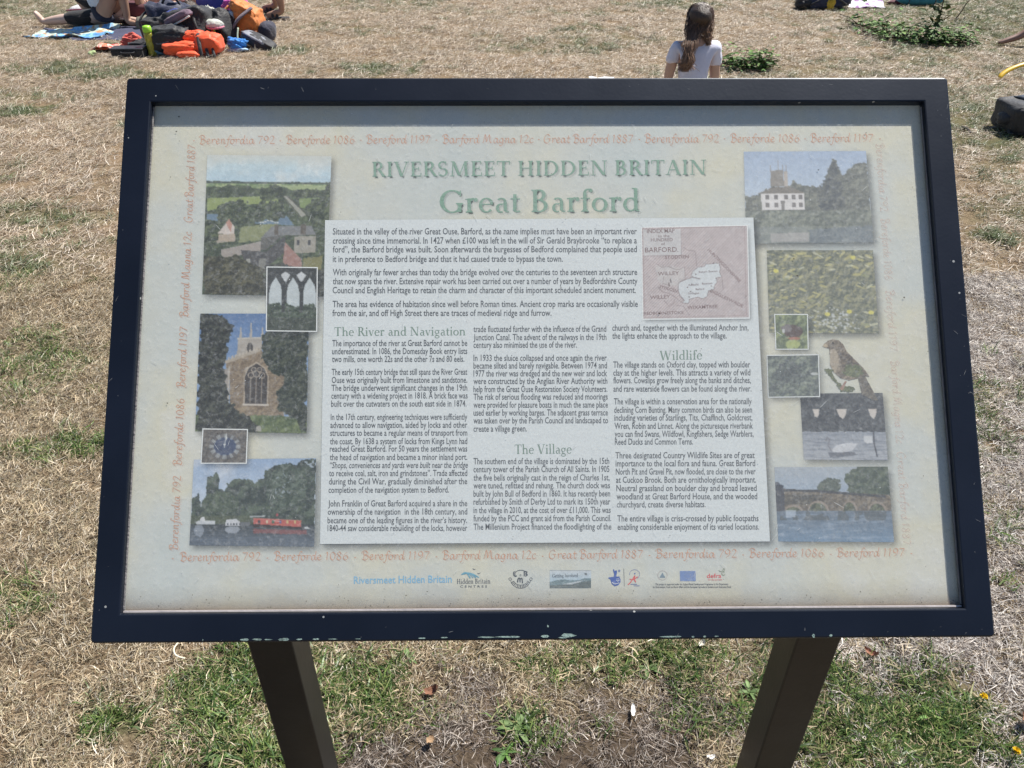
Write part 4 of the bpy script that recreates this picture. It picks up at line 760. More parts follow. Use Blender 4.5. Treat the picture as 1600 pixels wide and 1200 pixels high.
for o in fo: cu = o.data; bpy.data.objects.remove(o); bpy.data.curves.remove(cu)
INKS = {'project_name': BLUEINK, 'logo_small_print': DARKINK, 'defra_word': REDINK, 'map_names': flat_mat('map_name_ink', 120, 100, 98)}
for grp, (V0, F0) in acc.items():
    nm = {'map_names': 'map_names', 'project_name': 'project_name', 'logo_small_print': 'small_print', 'defra_word': 'department_logo'}.get(grp, grp)
    o = obj(nm, mesh_from(nm, Bw(np.concatenate(V0), .0021 if grp == 'map_names' else (.0016 if grp not in INKS else .0007)), F0), INKS.get(grp, INK), sheet)
    if grp in ('logo_small_print', 'map_names'): o['kind'] = 'stuff'
# ---- sponsor logos
def shapes(name, polys, mat, w=.0007):
    P = []; FF = []; Wz = []
    for k, p in enumerate(polys):
        b0 = len(P); P += p; Wz += [(k % 12) * 4e-6] * len(p); FF.append(tuple(range(b0, b0 + len(p))))
    V = Bw(np.array(P, float), w) + np.outer(np.array(Wz), _bn); me = mesh_from(name, V, FF)
    return obj(name, me, mat, sheet)
def stroke_px(pts, wd, n=6):
    Q = _cr([tuple(p) for p in pts], n) if len(pts) > 2 else list(pts); out = []
    for i in range(len(Q) - 1):
        (ax, ay), (bx, by) = Q[i], Q[i + 1]; L = math.hypot(bx - ax, by - ay) + 1e-9; nx_, ny_ = -(by - ay) / L * wd / 2, (bx - ax) / L * wd / 2
        out.append([(ax + nx_, ay + ny_), (bx + nx_, by + ny_), (bx - nx_, by - ny_), (ax - nx_, ay - ny_)])
    return out
def circ(cx, cy, rx, ry=None, n=14): ry = ry or rx; return [(cx + rx * cos(2 * pi * i / n), cy + ry * sin(2 * pi * i / n)) for i in range(n)]
def ringpx(cx, cy, rx, ry, wd, a0=0, a1=360, n=18): return stroke_px([(cx + rx * cos(radians(a0 + (a1 - a0) * i / n)), cy + ry * sin(radians(a0 + (a1 - a0) * i / n))) for i in range(n + 1)], wd, 1)
zx = lambda x: 700 + x / 6.667; zy = lambda y: 880 + y / 6.667
Z = lambda L: [(zx(a), zy(b_)) for a, b_ in L]
sw = []
for i in range(4): sw += stroke_px(Z([(140 + i * 5, 118 - i * 2), (190 + i * 18, 98 + i * 3), (232 + i * 30, 155 - i * 2)]), 1.5 if i % 2 else 2.0)
shapes('hidden_britain_logo', sw, flat_mat('teal_ink', 96, 150, 168)); shapes('hidden_britain_birds', stroke_px(Z([(258, 55), (272, 66), (286, 62)]), .9) + stroke_px(Z([(308, 104), (322, 110), (338, 98)]), .9), DARKINK)
emit('hidden_britain_name', [serif_line('Hidden Britain', (713.5, 912.2), (766.5, 911.6), 11)], DARKINK, .0007, sheet)
cr = stroke_px(Z([(690, 110), (720, 80), (760, 72), (800, 82), (825, 108)]), .8) + ringpx(zx(757), zy(160), 16, 15, .7, 15, 165) + ringpx(zx(757), zy(160), 11.5, 10, .5, 20, 160)
cr += stroke_px(Z([(690, 85), (684, 110), (700, 135), (716, 130)]), 1.9) + stroke_px(Z([(700, 85), (700, 130)]), .8) + stroke_px(Z([(795, 85), (795, 135)]), 1.8) + stroke_px(Z([(805, 84), (825, 92), (808, 108), (828, 120), (806, 135)]), 1.5)
cr += stroke_px(Z([(725, 200), (732, 160), (748, 158), (752, 200)]), 1.8) + stroke_px(Z([(752, 165), (770, 158), (776, 208)]), 1.8) + stroke_px(Z([(632, 160), (650, 150), (664, 170), (642, 176), (632, 160)]), .7) + stroke_px(Z([(880, 160), (862, 150), (850, 170), (868, 180), (880, 160)]), .7) + ringpx(zx(755), zy(124), 1.1, 1.3, .5)
for i in range(13):
    a = radians(25 + 130 * i / 12); cr += stroke_px([(zx(757) + 12.3 * cos(a), zy(160) + 10.8 * sin(a)), (zx(757) + 15.2 * cos(a), zy(160) + 14.2 * sin(a))], .8 if i % 2 else 1.2)
shapes('history_group_crest', cr, DARKINK)
c = Canvas((1060, 65, 1492, 265), 90, 42, (178, 186, 190)); c.grad(c.Y > 0, (184, 190, 192), (160, 180, 190), 65, 190)
c.leaf(c.Y > 185 - (c.X - 1060) * .05 + c.n(60) * 20 + 10 * np.sin(c.X / 40), (96, 118, 124), (130, 148, 150), 30); c.put(c.pm([(1060, 235), (1200, 226), (1492, 180), (1492, 265), (1060, 265)]), (96, 108, 108)); c.put(c.pm([(1190, 222), (1300, 200), (1430, 175), (1380, 196), (1290, 224)]), (176, 184, 186))
c.line([(1060, 70), (1492, 70)], 5, (120, 128, 128)); c.ell(1438, 108, 15, 12, (96, 104, 108)); 
for x in range(1090, 1330, 9): c.poly([(x, 242), (x + 5, 242), (x + 5, 248), (x, 248)], (140, 148, 148))
picture('getting_involved_logo', c, [(859, 890.5), (923.5, 891), (923.5, 919), (859, 919)], .0006, sheet, shadow=False)
hx = lambda x: 940 + x / 7.273; hy = lambda y: 880 + y / 7.273
H_ = lambda L: [(hx(a), hy(b_)) for a, b_ in L]
shapes('hand_logo', [H_([(85, 160), (72, 168), (100, 185), (115, 235), (150, 262), (190, 250), (215, 215), (215, 175), (200, 160), (170, 150)]), H_([(135, 165), (150, 85), (170, 80), (176, 95), (165, 160)]), H_([(130, 70), (142, 68), (152, 115), (146, 130), (134, 100)])] + ringpx(hx(201), hy(86), 1.2, 1.3, .9) + [H_([(182, 150), (205, 150), (205, 170), (182, 170)])], NAVYINK)
shapes('hand_logo_detail', stroke_px(H_([(165, 190), (185, 205), (202, 188)]), .8) + stroke_px(H_([(120, 215), (150, 235), (200, 222)]), .9) + stroke_px(H_([(170, 178), (200, 178)]), .6), WHITEB, .0009)
shapes('logo_rule', stroke_px(H_([(252, 60), (258, 262)]), .6), DARKINK)
shapes('awards_logo', stroke_px(H_([(298, 245), (330, 215), (378, 140)]), 1.5) + stroke_px(H_([(378, 140), (372, 180), (388, 215)]), 1.7) + stroke_px(H_([(318, 180), (360, 186), (410, 152)]), 1.3), REDINK)
shapes('awards_logo_ring', ringpx(hx(375), hy(125), 8, 7.2, .45, -190, 60) + [circ(hx(378), hy(118), 1.1)] + stroke_px(H_([(330, 238), (405, 238)]), .8) + stroke_px(H_([(365, 256), (432, 256)]), .8), NAVYINK)
shapes('round_emblem', ringpx(hx(692), hy(138), 7.4, 7.2, .4), MAPINK); shapes('round_emblem_peak', [H_([(690, 105), (725, 163), (658, 163)])], flat_mat('slate_ink', 112, 128, 138))
shapes('european_flag', [H_([(888, 88), (1068, 88), (1070, 203), (892, 203)])], flat_mat('flag_blue_ink', 108, 128, 166), .0006)
shapes('flag_stars', [circ(hx(978) + 4.6 * cos(i * pi / 6), hy(145) + 4.6 * sin(i * pi / 6), .5, n=5) for i in range(12)], flat_mat('flag_star_ink', 140, 146, 140), .0009)
shapes('department_emblem', ringpx(hx(1385), hy(115), 2.6, 3, 1.2, 20, 300) + stroke_px(H_([(1330, 80), (1360, 95), (1392, 60), (1390, 110)]), .9) + [circ(hx(1385), hy(182), .6)], flat_mat('olive_ink', 132, 140, 118))
emit('getting_involved_words', [serif_line('Getting Involved', (863, 902.2), (903, 901.4), 7.5)], DARKINK, .0010, sheet)

# ---- weathered clear cover in front of the print
m, nt, b = newmat('acrylic_cover'); tc = N(nt, 'ShaderNodeTexCoord')
out = nt.nodes['Material Output']; nt.nodes.remove(b)
tr = N(nt, 'ShaderNodeBsdfTransparent'); df = N(nt, 'ShaderNodeBsdfDiffuse'); gl = N(nt, 'ShaderNodeBsdfGlossy'); df.inputs[0].default_value = (.80, .82, .82, 1); gl.inputs['Roughness'].default_value = .22
na = N(nt, 'ShaderNodeTexNoise', i_Scale=2.6, i_Detail=5.0); nt.links.new(tc.outputs['Object'], na.inputs['Vector'])
nb_ = N(nt, 'ShaderNodeTexNoise', i_Scale=160.0, i_Detail=5.0, i_Roughness=.8); nt.links.new(tc.outputs['Object'], nb_.inputs['Vector'])
f1 = N(nt, 'ShaderNodeMapRange'); f1.inputs['From Min'].default_value = .35; f1.inputs['From Max'].default_value = .7; f1.inputs['To Min'].default_value = .02; f1.inputs['To Max'].default_value = .12; nt.links.new(na.outputs['Fac'], f1.inputs[0])
f2 = N(nt, 'ShaderNodeMapRange'); f2.inputs['From Min'].default_value = .5; f2.inputs['From Max'].default_value = .8; f2.inputs['To Min'].default_value = .0; f2.inputs['To Max'].default_value = .28; nt.links.new(nb_.outputs['Fac'], f2.inputs[0])
ad = N(nt, 'ShaderNodeMath', operation='ADD'); nt.links.new(f1.outputs[0], ad.inputs[0]); nt.links.new(f2.outputs[0], ad.inputs[1])
m1 = N(nt, 'ShaderNodeMixShader'); nt.links.new(ad.outputs[0], m1.inputs[0]); nt.links.new(tr.outputs[0], m1.inputs[1]); nt.links.new(df.outputs[0], m1.inputs[2])
m2 = N(nt, 'ShaderNodeMixShader'); m2.inputs[0].default_value = .035; nt.links.new(m1.outputs[0], m2.inputs[1]); nt.links.new(gl.outputs[0], m2.inputs[2]); nt.links.new(m2.outputs[0], out.inputs[0])
cover = obj('clear_cover', bgrid(-.4985, .4985, -.3195, .3195, DEEP + .0009), m, board)
# scratches and dirt on the cover, chips on the frame
R = random.Random(11)
def flecks(name, items, mat, w, parent):
    V = []; F = []
    for (u, v, L, wd, a) in items:
        n = 6; b0 = len(V)
        for i in range(n):
            t = 2 * pi * i / n; rr_ = R.uniform(.7, 1.2); x, y = L / 2 * cos(t) * rr_, wd / 2 * sin(t) * rr_
            V.append(bw(u + x * cos(a) - y * sin(a), v + x * sin(a) + y * cos(a), w))
        F.append(tuple(range(b0, b0 + n)))
    return tag(obj(name, mesh_from(name, V, F), mat, parent), kind='stuff')
it = []
for i in range(230):
    u, v = R.uniform(-.49, .49), R.uniform(-.31, .31); p = R.random()
    if p < .45: it.append((u, v, R.uniform(.004, .016), R.uniform(.00025, .0005), R.choice([-.7, -.5, .6, 1.0]) + R.gauss(0, .3)))
    else: it.append((u, v, R.uniform(.0006, .0016), R.uniform(.0006, .0013), 0))
for px, py in ((550, 178), (545, 172), (640, 206), (880, 345), (878, 358), (885, 340), (1000, 330), (640, 362), (945, 215), (845, 575), (850, 580), (1000, 185)): u, v = B(px, py); it.append((u, v, .004, .0006, R.uniform(0, 3)))
sc_m = flat_mat('scratch_white', 190, 194, 194); flecks('scratches', it, sc_m, DEEP + .0011, cover)
it = []
for i in range(150):
    u = R.uniform(-.49, .49); v = -.315 + abs(R.gauss(0, .010)) if R.random() < .7 else R.uniform(-.31, .31)
    it.append((u, v, R.uniform(.0005, .0018), R.uniform(.0005, .0013), R.uniform(0, 3)))
for px, py in ((280, 183), (276, 206), (1030, 490), (1240, 405), (1245, 431), (262, 630), (1412, 465), (1278, 266)): u, v = B(px, py); it.append((u, v, .0022, .0018, 0))
flecks('dirt_specks', it, cmat('dirt', .05, .04, .032), DEEP + .0012, cover)
# dusty brown tide line along the lower edge
k = 40; us = np.linspace(-.496, .496, k); V = []; C_ = []
for j, vv in enumerate((-.3162, -.310, -.301, -.285)):
    for i, u in enumerate(us): V.append(tuple(bw(u, vv + (.002 * sin(i * 1.7 + j) if j > 1 else 0), DEEP + .0010))); C_.append((.30, .235, .19, (.62, .34, .12, 0)[j] * (.6 + .8 * float(fbm(u * 14, j * .3, 9, 2)))))
idx = np.arange(4 * k).reshape(4, k); Q = np.stack([idx[:-1, :-1], idx[:-1, 1:], idx[1:, 1:], idx[1:, :-1]], -1).reshape(-1, 4)
obj('dirt_line', fast_quads('dirt_line', V, Q, np.array(C_)), PRINTA, cover)
obj('lip_strip', slab(-.4965, .4965, -.3172, -.3152, DEEP + .0034, DEEP + .0050), cmat('lip_strip', .60, .55, .54, scale=30, var=.9, bump=.1), board)  # pale strip added for the sunlit line on the lower inner lip
for s_ in (-1, 1): obj('lip_strip', slab(*sorted((s_ * .4978, s_ * .4955)), -.314, .314, DEEP + .0034, DEEP + .0045), cmat('side_lip_strip', .25, .24, .24, scale=60), board)  # greyer strips along both side lips
def Bf(px, py): return B(px, py, 0)
it = []
for (px, py, L, w_) in [(694, 996, 14, 2), (760, 995.5, 26, 3), (795, 995, 50, 3), (852, 994, 14, 5), (888, 993, 24, 7), (880, 996, 16, 3), (1043, 996, 26, 2.5), (1058, 996, 16, 2.5), (1083, 996, 5, 3), (1101, 996, 5, 3), (440, 1002, 12, 4), (446, 1001, 14, 5), (402, 1003, 18, 3), (384, 1003, 12, 4), (378, 1004, 8, 3), (418, 1003, 14, 2), (468, 1002, 12, 3), (494, 1001, 10, 2.5), (520, 1000, 16, 2), (1271, 993, 4.5, 7), (1298, 993, 6, 4), (856, 978, 3, 4), (660, 997, 12, 2), (560, 999, 10, 1.5), (1120, 996, 8, 2), (317, 1003, 1.5, 4)]:
    u, v = Bf(px, py); it.append((u, max(v, -.3478), L / 1335, w_ / 1335, 0))
flecks('paint_chips', it, cmat('pale_green_primer', .26, .36, .33, scale=60), .00035, board)
it = []
for i in range(60):
    s_ = R.choice((0, 1, 2, 3)); e = R.uniform(.3335, .349)
    u, v = ((R.uniform(-.52, .52), e) if s_ == 0 else (R.uniform(-.52, .52), -e) if s_ == 1 else (e + .179, R.uniform(-.33, .33)) if s_ == 2 else (-e - .179, R.uniform(-.33, .33)))
    it.append((u, v, R.uniform(.0008, .002) if R.random() < .75 else R.uniform(.004, .010), R.uniform(.0002, .0004), R.uniform(0, 3)))
flecks('frame_scratches', it, cmat('scratched_paint', .28, .29, .30), .0003, board)
# posts
PM = cmat('post_paint', .015, .0148, .0138, rough=.5, scale=22, bump=.04)
def boxm(name, x0, x1, y0, y1, z0, z1, ztop=None, bev=.003):
    bm = bmesh.new(); vs = []
    for z in (0, 1):
        for (x, y) in ((x0, y0), (x1, y0), (x1, y1), (x0, y1)):
            zz = z0 if z == 0 else (ztop(y) if ztop else z1); vs.append(bm.verts.new((x, y, zz)))
    for f in ((3, 2, 1, 0), (4, 5, 6, 7), (0, 1, 5, 4), (1, 2, 6, 5), (2, 3, 7, 6), (3, 0, 4, 7)): bm.faces.new([vs[i] for i in f])
    bmesh.ops.bevel(bm, geom=bm.edges[:], offset=bev, segments=2, affect='EDGES', profile=.5)
    me = bpy.data.meshes.new(name); bm.to_mesh(me); bm.free(); return me
YP = .80 ; TH = .0725
zt = lambda y: CB.z + (y + BASE.y - CB.y) * math.tan(TILT) - .052
for (sx0, sx1) in ((-.534 * .80, -.4436 * .80), (.5726 * .80, .661 * .80)):
    obj('post', boxm('post', sx0 - BASE.x, sx1 - BASE.x, YP - BASE.y, YP + .072 - BASE.y, -.12, 0, ztop=zt), PM, board)
# battens fixing the panel to the posts
for xx in (-.39, .494): obj('bracket', slab(xx - CB.x - .045, xx - CB.x + .045, -.22, .22, -.044, -.034), PM, board)

# ---------------------------------------------------------------- builders for people, bags, cloths and plants
def H0(x, y): return float(gh(np.array([x]), np.array([y]))[0])
def at_px(px, py, z=0):
    x, y = G(px, py); return Vector((x, y, H0(x, y) + z))
def tube(pts, r, n=8, closed=False, flat=1.0, cap=True):
    """verts, faces of a tube along pts; r a number or a list"""
    pts = [Vector(p) for p in pts]; m_ = len(pts); V = []; F = []
    rs_ = r if isinstance(r, (list, tuple)) else [r] * m_
    prev = None
    for i, p in enumerate(pts):
        d = (pts[min(i + 1, m_ - 1)] - pts[max(i - 1, 0)]).normalized()
        a = Vector((0, 0, 1)) if abs(d.z) < .9 else Vector((1, 0, 0))
        if prev is not None: a = prev
        s = d.cross(a).normalized(); u = s.cross(d).normalized(); prev = u
        for k in range(n):
            t = 2 * pi * k / n; V.append(p + s * cos(t) * rs_[i] + u * sin(t) * rs_[i] * flat)
    for i in range(m_ - 1):
        for k in range(n): F.append((i * n + k, i * n + (k + 1) % n, (i + 1) * n + (k + 1) % n, (i + 1) * n + k))
    if cap: F.append(tuple(range(n - 1, -1, -1))); F.append(tuple((m_ - 1) * n + k for k in range(n)))
    return V, F
def smoothpts(P, n=6):
    P = [Vector(p) for p in P]; Q = [P[0]] + P + [P[-1]]; out = []
    for i in range(1, len(Q) - 2):
        for k in range(n):
            t = k / n; a, b_, c_, d = Q[i - 1:i + 3]; out.append(.5 * (2 * b_ + (c_ - a) * t + (2 * a - 5 * b_ + 4 * c_ - d) * t * t + (3 * b_ - a - 3 * c_ + d) * t ** 3))
    out.append(Q[-2]); return out
def tube_obj(name, pts, r, mat, parent=None, n=8, flat=1.0, sm=5):
    P = smoothpts(pts, sm) if sm else pts
    if isinstance(r, (list, tuple)) and sm: r = [float(np.interp(i / (len(P) - 1) * (len(r) - 1), range(len(r)), r)) for i in range(len(P))]
    V, F = tube(P, r, n, flat=flat); return obj(name, mesh_from(name, V, F, True), mat, parent)
def soft(name, size, loc=(0, 0, 0), rot=(0, 0, 0), e=(.5, .5), lump=.06, seed=1, mat=None, parent=None, nu=44, nv=26, sag=0.0, taper=0.0):
    """stuffed fabric box: superellipsoid with folds, resting on z=0 of its own frame"""
    w, d, h = size; V = []; F = []
    sg = lambda v, p: math.copysign(abs(v) ** p, v)
    M = Matrix.Translation(loc) @ Matrix.Rotation(rot[2], 4, 'Z') @ Matrix.Rotation(rot[1], 4, 'Y') @ Matrix.Rotation(rot[0], 4, 'X')
    for j in range(nv + 1):
        p = -pi / 2 + pi * j / nv
        for i in range(nu):
            t = 2 * pi * i / nu; x = sg(cos(p), e[1]) * sg(cos(t), e[0]); y = sg(cos(p), e[1]) * sg(sin(t), e[0]); z = sg(sin(p), e[1])
            tp = 1 - taper * (z + 1) / 2; x *= tp; y *= tp
            q = 1 + lump * 2 * (float(fbm(x * 2.2 + z * 1.3 + seed * 3.1, y * 2.2 + z * 1.7, seed, 3)) - .5) * 2
            if lump > .04: q += lump * .55 * (abs(float(fbm(x * 3.1 + y * 5.7 + seed, z * 5.3 - x * 2.2, seed + 20, 3)) - .5) * 4 - .5)
            z2 = z * q - sag * (x * x) * (z > 0)
            V.append(M @ Vector((x * q * w / 2, y * q * d / 2, max((z2 + 1) * h / 2, 0))))
    for j in range(nv):
        for i in range(nu): F.append((j * nu + i, j * nu + (i + 1) % nu, (j + 1) * nu + (i + 1) % nu, (j + 1) * nu + i))
    return obj(name, mesh_from(name, V, F, True), mat, parent)
def cloth(name, corners, mat, parent=None, n=(40, 24), amp=.02, thick=.008, seed=3, colfn=None, edge=.06, loc=None, lift=.012):
    """a spread cloth on the lawn between four ground points (world x,y)"""
    q = np.array(corners, float); nu, nv = n; S, T = np.meshgrid(np.linspace(0, 1, nu), np.linspace(0, 1, nv)); s = S.ravel()[:, None]; t = T.ravel()[:, None]
    P = (q[0] * (1 - s) + q[1] * s) * (1 - t) + (q[3] * (1 - s) + q[2] * s) * t
    P = P + edge * np.stack([fbm(P[:, 0] * 3, P[:, 1] * 3, seed, 3) - .5, fbm(P[:, 0] * 3, P[:, 1] * 3, seed + 5, 3) - .5], -1)
    z = gh(P[:, 0], P[:, 1]) + lift + amp * np.clip(fbm(P[:, 0] * 5, P[:, 1] * 9, seed + 1, 4) * 2 - .7, 0, 1.4)
    top = np.column_stack([P, z]); bot = top - [0, 0, thick]; b = np.array(loc) if loc is not None else np.zeros(3)
    V = np.concatenate([top, bot]) - b; idx = np.arange(nu * nv).reshape(nv, nu)
    Q = [np.stack([idx[:-1, :-1], idx[1:, :-1], idx[1:, 1:], idx[:-1, 1:]], -1).reshape(-1, 4)[:, ::-1], np.stack([idx[:-1, :-1], idx[1:, :-1], idx[1:, 1:], idx[:-1, 1:]], -1).reshape(-1, 4) + nu * nv]
    rim = np.concatenate([idx[0], idx[1:, -1], idx[-1, -2::-1], idx[-2:0:-1, 0]]); r2 = np.roll(rim, -1)
    Q.append(np.stack([rim, r2, r2 + nu * nv, rim + nu * nv], -1)); Q = np.concatenate(Q)
    col = None
    if colfn is not None:
        c = np.array([colfn(a, b_) for a, b_ in zip(S.ravel(), T.ravel())]); col = np.concatenate([c, c])
    return obj(name, fast_quads(name, V, Q, col, True), mat, parent, loc=loc)
def vc_mat(name, rough=.85):
    m, nt, b = newmat(name); at = N(nt, 'ShaderNodeVertexColor', layer_name='Col'); tc = N(nt, 'ShaderNodeTexCoord'); n2 = N(nt, 'ShaderNodeTexNoise', i_Scale=40.0, i_Detail=5.0); nt.links.new(tc.outputs['Object'], n2.inputs['Vector'])
    mm = N(nt, 'ShaderNodeMix', data_type='RGBA', blend_type='MULTIPLY'); mm.inputs[0].default_value = 1
    nt.links.new(at.outputs['Color'], mm.inputs[6]); nt.links.new(ramp(nt, n2.outputs['Fac'], [(0.3, (.8, .8, .8, 1)), (0.7, (1.1, 1.1, 1.1, 1))]), mm.inputs[7]); nt.links.new(mm.outputs[2], b.inputs['Base Color']); b.inputs['Roughness'].default_value = rough
    return m
CLOTHVC = vc_mat('woven_print')
FAB = {}
def fab(name, r, g, b_, **k):
    if name not in FAB: FAB[name] = cmat(name, r, g, b_, scale=k.pop('scale', 14), bump=k.pop('bump', .5), sheen=.2, **k)
    return FAB[name]
SKIN = cmat('skin_fair', .56, .36, .27, var=.9, rough=.5, bump=.05); SKIN2 = cmat('skin_tan', .40, .24, .165, var=.88, rough=.5, bump=.05); SKIN3 = cmat('skin_pale', .66, .48, .40, var=.92, rough=.5, bump=.05)
_tmp = []
def skinmesh(name, J, E, roots, sub=2, wrinkle=0, seed=1):
    """continuous surface grown over a skeleton. J: name->(x,y,z,r[,r2])"""
    names = list(J); me = bpy.data.meshes.new(name); me.from_pydata([J[k][:3] for k in names], [(names.index(a), names.index(b_)) for a, b_ in E], []); me.update()
    o = bpy.data.objects.new(name, me); COL.objects.link(o); sk = o.modifiers.new('skin', 'SKIN'); sk.use_smooth_shade = True; sk.branch_smoothing = .6
    for i, k in enumerate(names):
        v = me.skin_vertices[0].data[i]; r = J[k][3]; v.radius = (r, J[k][4] if len(J[k]) > 4 else r); v.use_root = k in roots
    ss = o.modifiers.new('sub', 'SUBSURF'); ss.levels = sub; ss.render_levels = sub
    dg = bpy.context.evaluated_depsgraph_get(); dg.update(); out = bpy.data.meshes.new_from_object(o.evaluated_get(dg)); out.name = name
    bpy.data.objects.remove(o); bpy.data.meshes.remove(me)
    if wrinkle:
        n = len(out.vertices); co = np.zeros(n * 3, np.float32); out.vertices.foreach_get('co', co); co = co.reshape(-1, 3); no = np.zeros(n * 3, np.float32); out.vertices.foreach_get('normal', no); no = no.reshape(-1, 3)
        a = co[:, 0] * 9 + co[:, 2] * 7; b_ = co[:, 1] * 9 - co[:, 2] * 16
        co += no * ((np.abs(fbm(a, b_, seed, 3) - .5) * 2 - .25) * wrinkle)[:, None]; out.vertices.foreach_set('co', co.ravel().astype(np.float32)); out.update()
    out.shade_smooth(); return out
def hand(J, E, roots, pre, wr, tip, s=1.0, curl=.5):
    """palm and five bent fingers past the wrist, as chains rooted in the palm"""
    wr = Vector(wr); tip = Vector(tip); d = (tip - wr).normalized(); side = d.cross(Vector((0, 0, 1))).normalized(); dn = side.cross(d).normalized()
    if dn.z > 0: dn = -dn
    palm = wr + d * .075 * s; J[pre + 'palm'] = (*palm, .032 * s, .016 * s); E.append((pre + 'wr', pre + 'palm'))
    for k, (off, ln) in enumerate(((-.030, .062), (-.010, .072), (.010, .068), (.028, .054))):
        a = palm + side * off * s - d * .01 * s; b_ = palm + side * off * 1.1 * s + d * ln * .45 * s; c_ = b_ + (d * (1 - curl) + dn * curl).normalized() * ln * .35 * s; e_ = c_ + (d * (1 - curl * 1.4) + dn * curl * 1.4).normalized() * ln * .28 * s
        nm = [pre + 'f%d%d' % (k, i) for i in range(4)]
        for q, p, r in zip(nm, (a, b_, c_, e_), (.0095, .009, .0082, .0072)): J[q] = (*p, r * s)
        E += [(nm[0], nm[1]), (nm[1], nm[2]), (nm[2], nm[3])]; roots.append(nm[0])
    a = wr + d * .03 * s - side * .02 * s; b_ = a - side * .028 * s + d * .025 * s; c_ = b_ + d * .028 * s + dn * .01 * s
    for q, p, r in zip((pre + 't0', pre + 't1', pre + 't2'), (a, b_, c_), (.012, .010, .0085)): J[q] = (*p, r * s)
    E += [(pre + 't0', pre + 't1'), (pre + 't1', pre + 't2')]; roots.append(pre + 't0')
def person(label, loc, J, s=1.0, skin=None, top=None, bottom=None, hair=None, face=(0, 1, 0), sleeves=.55, legs=.45, shoes=None, barefoot=True, sleeve_len=None):
    """J holds pelvis, belly, chest, neck, head and l_/r_ sh el wr tip hip kn an toe as local points (metres)"""
    root = thing('person', label, 'person', loc); g = lambda k: Vector(J[k])
    R_ = dict(pelvis=.125, belly=.108, chest=.122, neck=.05); Q = {k: (*g(k), r * s) for k, r in R_.items()}
    hd = g('head'); nk = g('neck'); up = (hd - nk).normalized(); f = Vector(face).normalized()
    Q['jaw'] = (*(hd - up * .055 * s + f * .025 * s), .062 * s); Q['skull'] = (*(hd + up * .02 * s), .083 * s, .09 * s); Q['crown'] = (*(hd + up * .075 * s), .062 * s)
    E = [('pelvis', 'belly'), ('belly', 'chest'), ('chest', 'neck'), ('neck', 'jaw'), ('jaw', 'skull'), ('skull', 'crown')]; roots = ['pelvis']
    for p in ('l_', 'r_'):
        for k, r in (('sh', .05), ('el', .037), ('wr', .025)): Q[p + k] = (*g(p + k), r * s)
        Q[p + 'hip'] = (*g(p + 'hip'), .088 * s); Q[p + 'th'] = (*(g(p + 'hip') * .45 + g(p + 'kn') * .55), .072 * s); Q[p + 'kn'] = (*g(p + 'kn'), .052 * s)
        Q[p + 'cf'] = (*(g(p + 'kn') * .65 + g(p + 'an') * .35), .053 * s); Q[p + 'an'] = (*g(p + 'an'), .034 * s)
        t = g(p + 'toe'); a = g(p + 'an'); d = (t - a); Q[p + 'ball'] = (*(a + d * .62), .038 * s, .026 * s); Q[p + 'toe'] = (*t, .030 * s, .014 * s)
        E += [('chest', p + 'sh'), (p + 'sh', p + 'el'), (p + 'el', p + 'wr'), ('pelvis', p + 'hip'), (p + 'hip', p + 'th'), (p + 'th', p + 'kn'), (p + 'kn', p + 'cf'), (p + 'cf', p + 'an'), (p + 'an', p + 'ball'), (p + 'ball', p + 'toe')]
        hand(Q, E, roots, p, g(p + 'wr'), g(p + 'tip'), s)
    body = obj('body', skinmesh('body', Q, E, roots), skin, root)
    # face
    rt = f.cross(up).normalized()
    for k in (-1, 1):
        soft('eye', (.026 * s, .022 * s, .014 * s), hd + f * .078 * s + rt * k * .031 * s - Vector((0, 0, .007 * s)), e=(1, 1), lump=0, mat=fab('eye_white', .7, .7, .68), parent=body, nu=10, nv=6)
        soft('ear', (.018 * s, .036 * s, .058 * s), hd + rt * k * .083 * s - Vector((0, 0, .03 * s)), e=(1, 1), lump=.1, mat=skin, parent=body, nu=10, nv=8)
    soft('nose', (.026 * s, .034 * s, .042 * s), hd + f * .092 * s - up * .022 * s - Vector((0, 0, .02 * s)), e=(1, 1), lump=0, mat=skin, parent=body, nu=10, nv=8)
    soft('mouth', (.045 * s, .014 * s, .014 * s), hd + f * .083 * s - up * .055 * s, e=(1, 1), lump=0, mat=fab('lips', .45, .18, .16), parent=body, nu=10, nv=6)
    ex = .014 * s
    if top:
        T = {k: (*g(k), (r + ex * 1.2 if k != 'neck' else .058) * 1 * (s if k != 'neck' else s)) for k, r in R_.items()}; T['neck'] = (*(g('neck') * .62 + g('chest') * .38), .075 * s)
        T['pelvis'] = (*(g('pelvis') * .72 + g('belly') * .28), (.146) * s); TE = [('pelvis', 'belly'), ('belly', 'chest'), ('chest', 'neck')]
        for p in ('l_', 'r_'):
            T[p + 'sh'] = (*g(p + 'sh'), .062 * s); e_ = g(p + 'sh').lerp(g(p + 'el'), sleeves); T[p + 'cu'] = (*e_, .056 * s); TE += [('chest', p + 'sh'), (p + 'sh', p + 'cu')]
        obj(top[1], skinmesh(top[1], T, TE, ['pelvis'], wrinkle=.022 * s, seed=4), top[0], root)
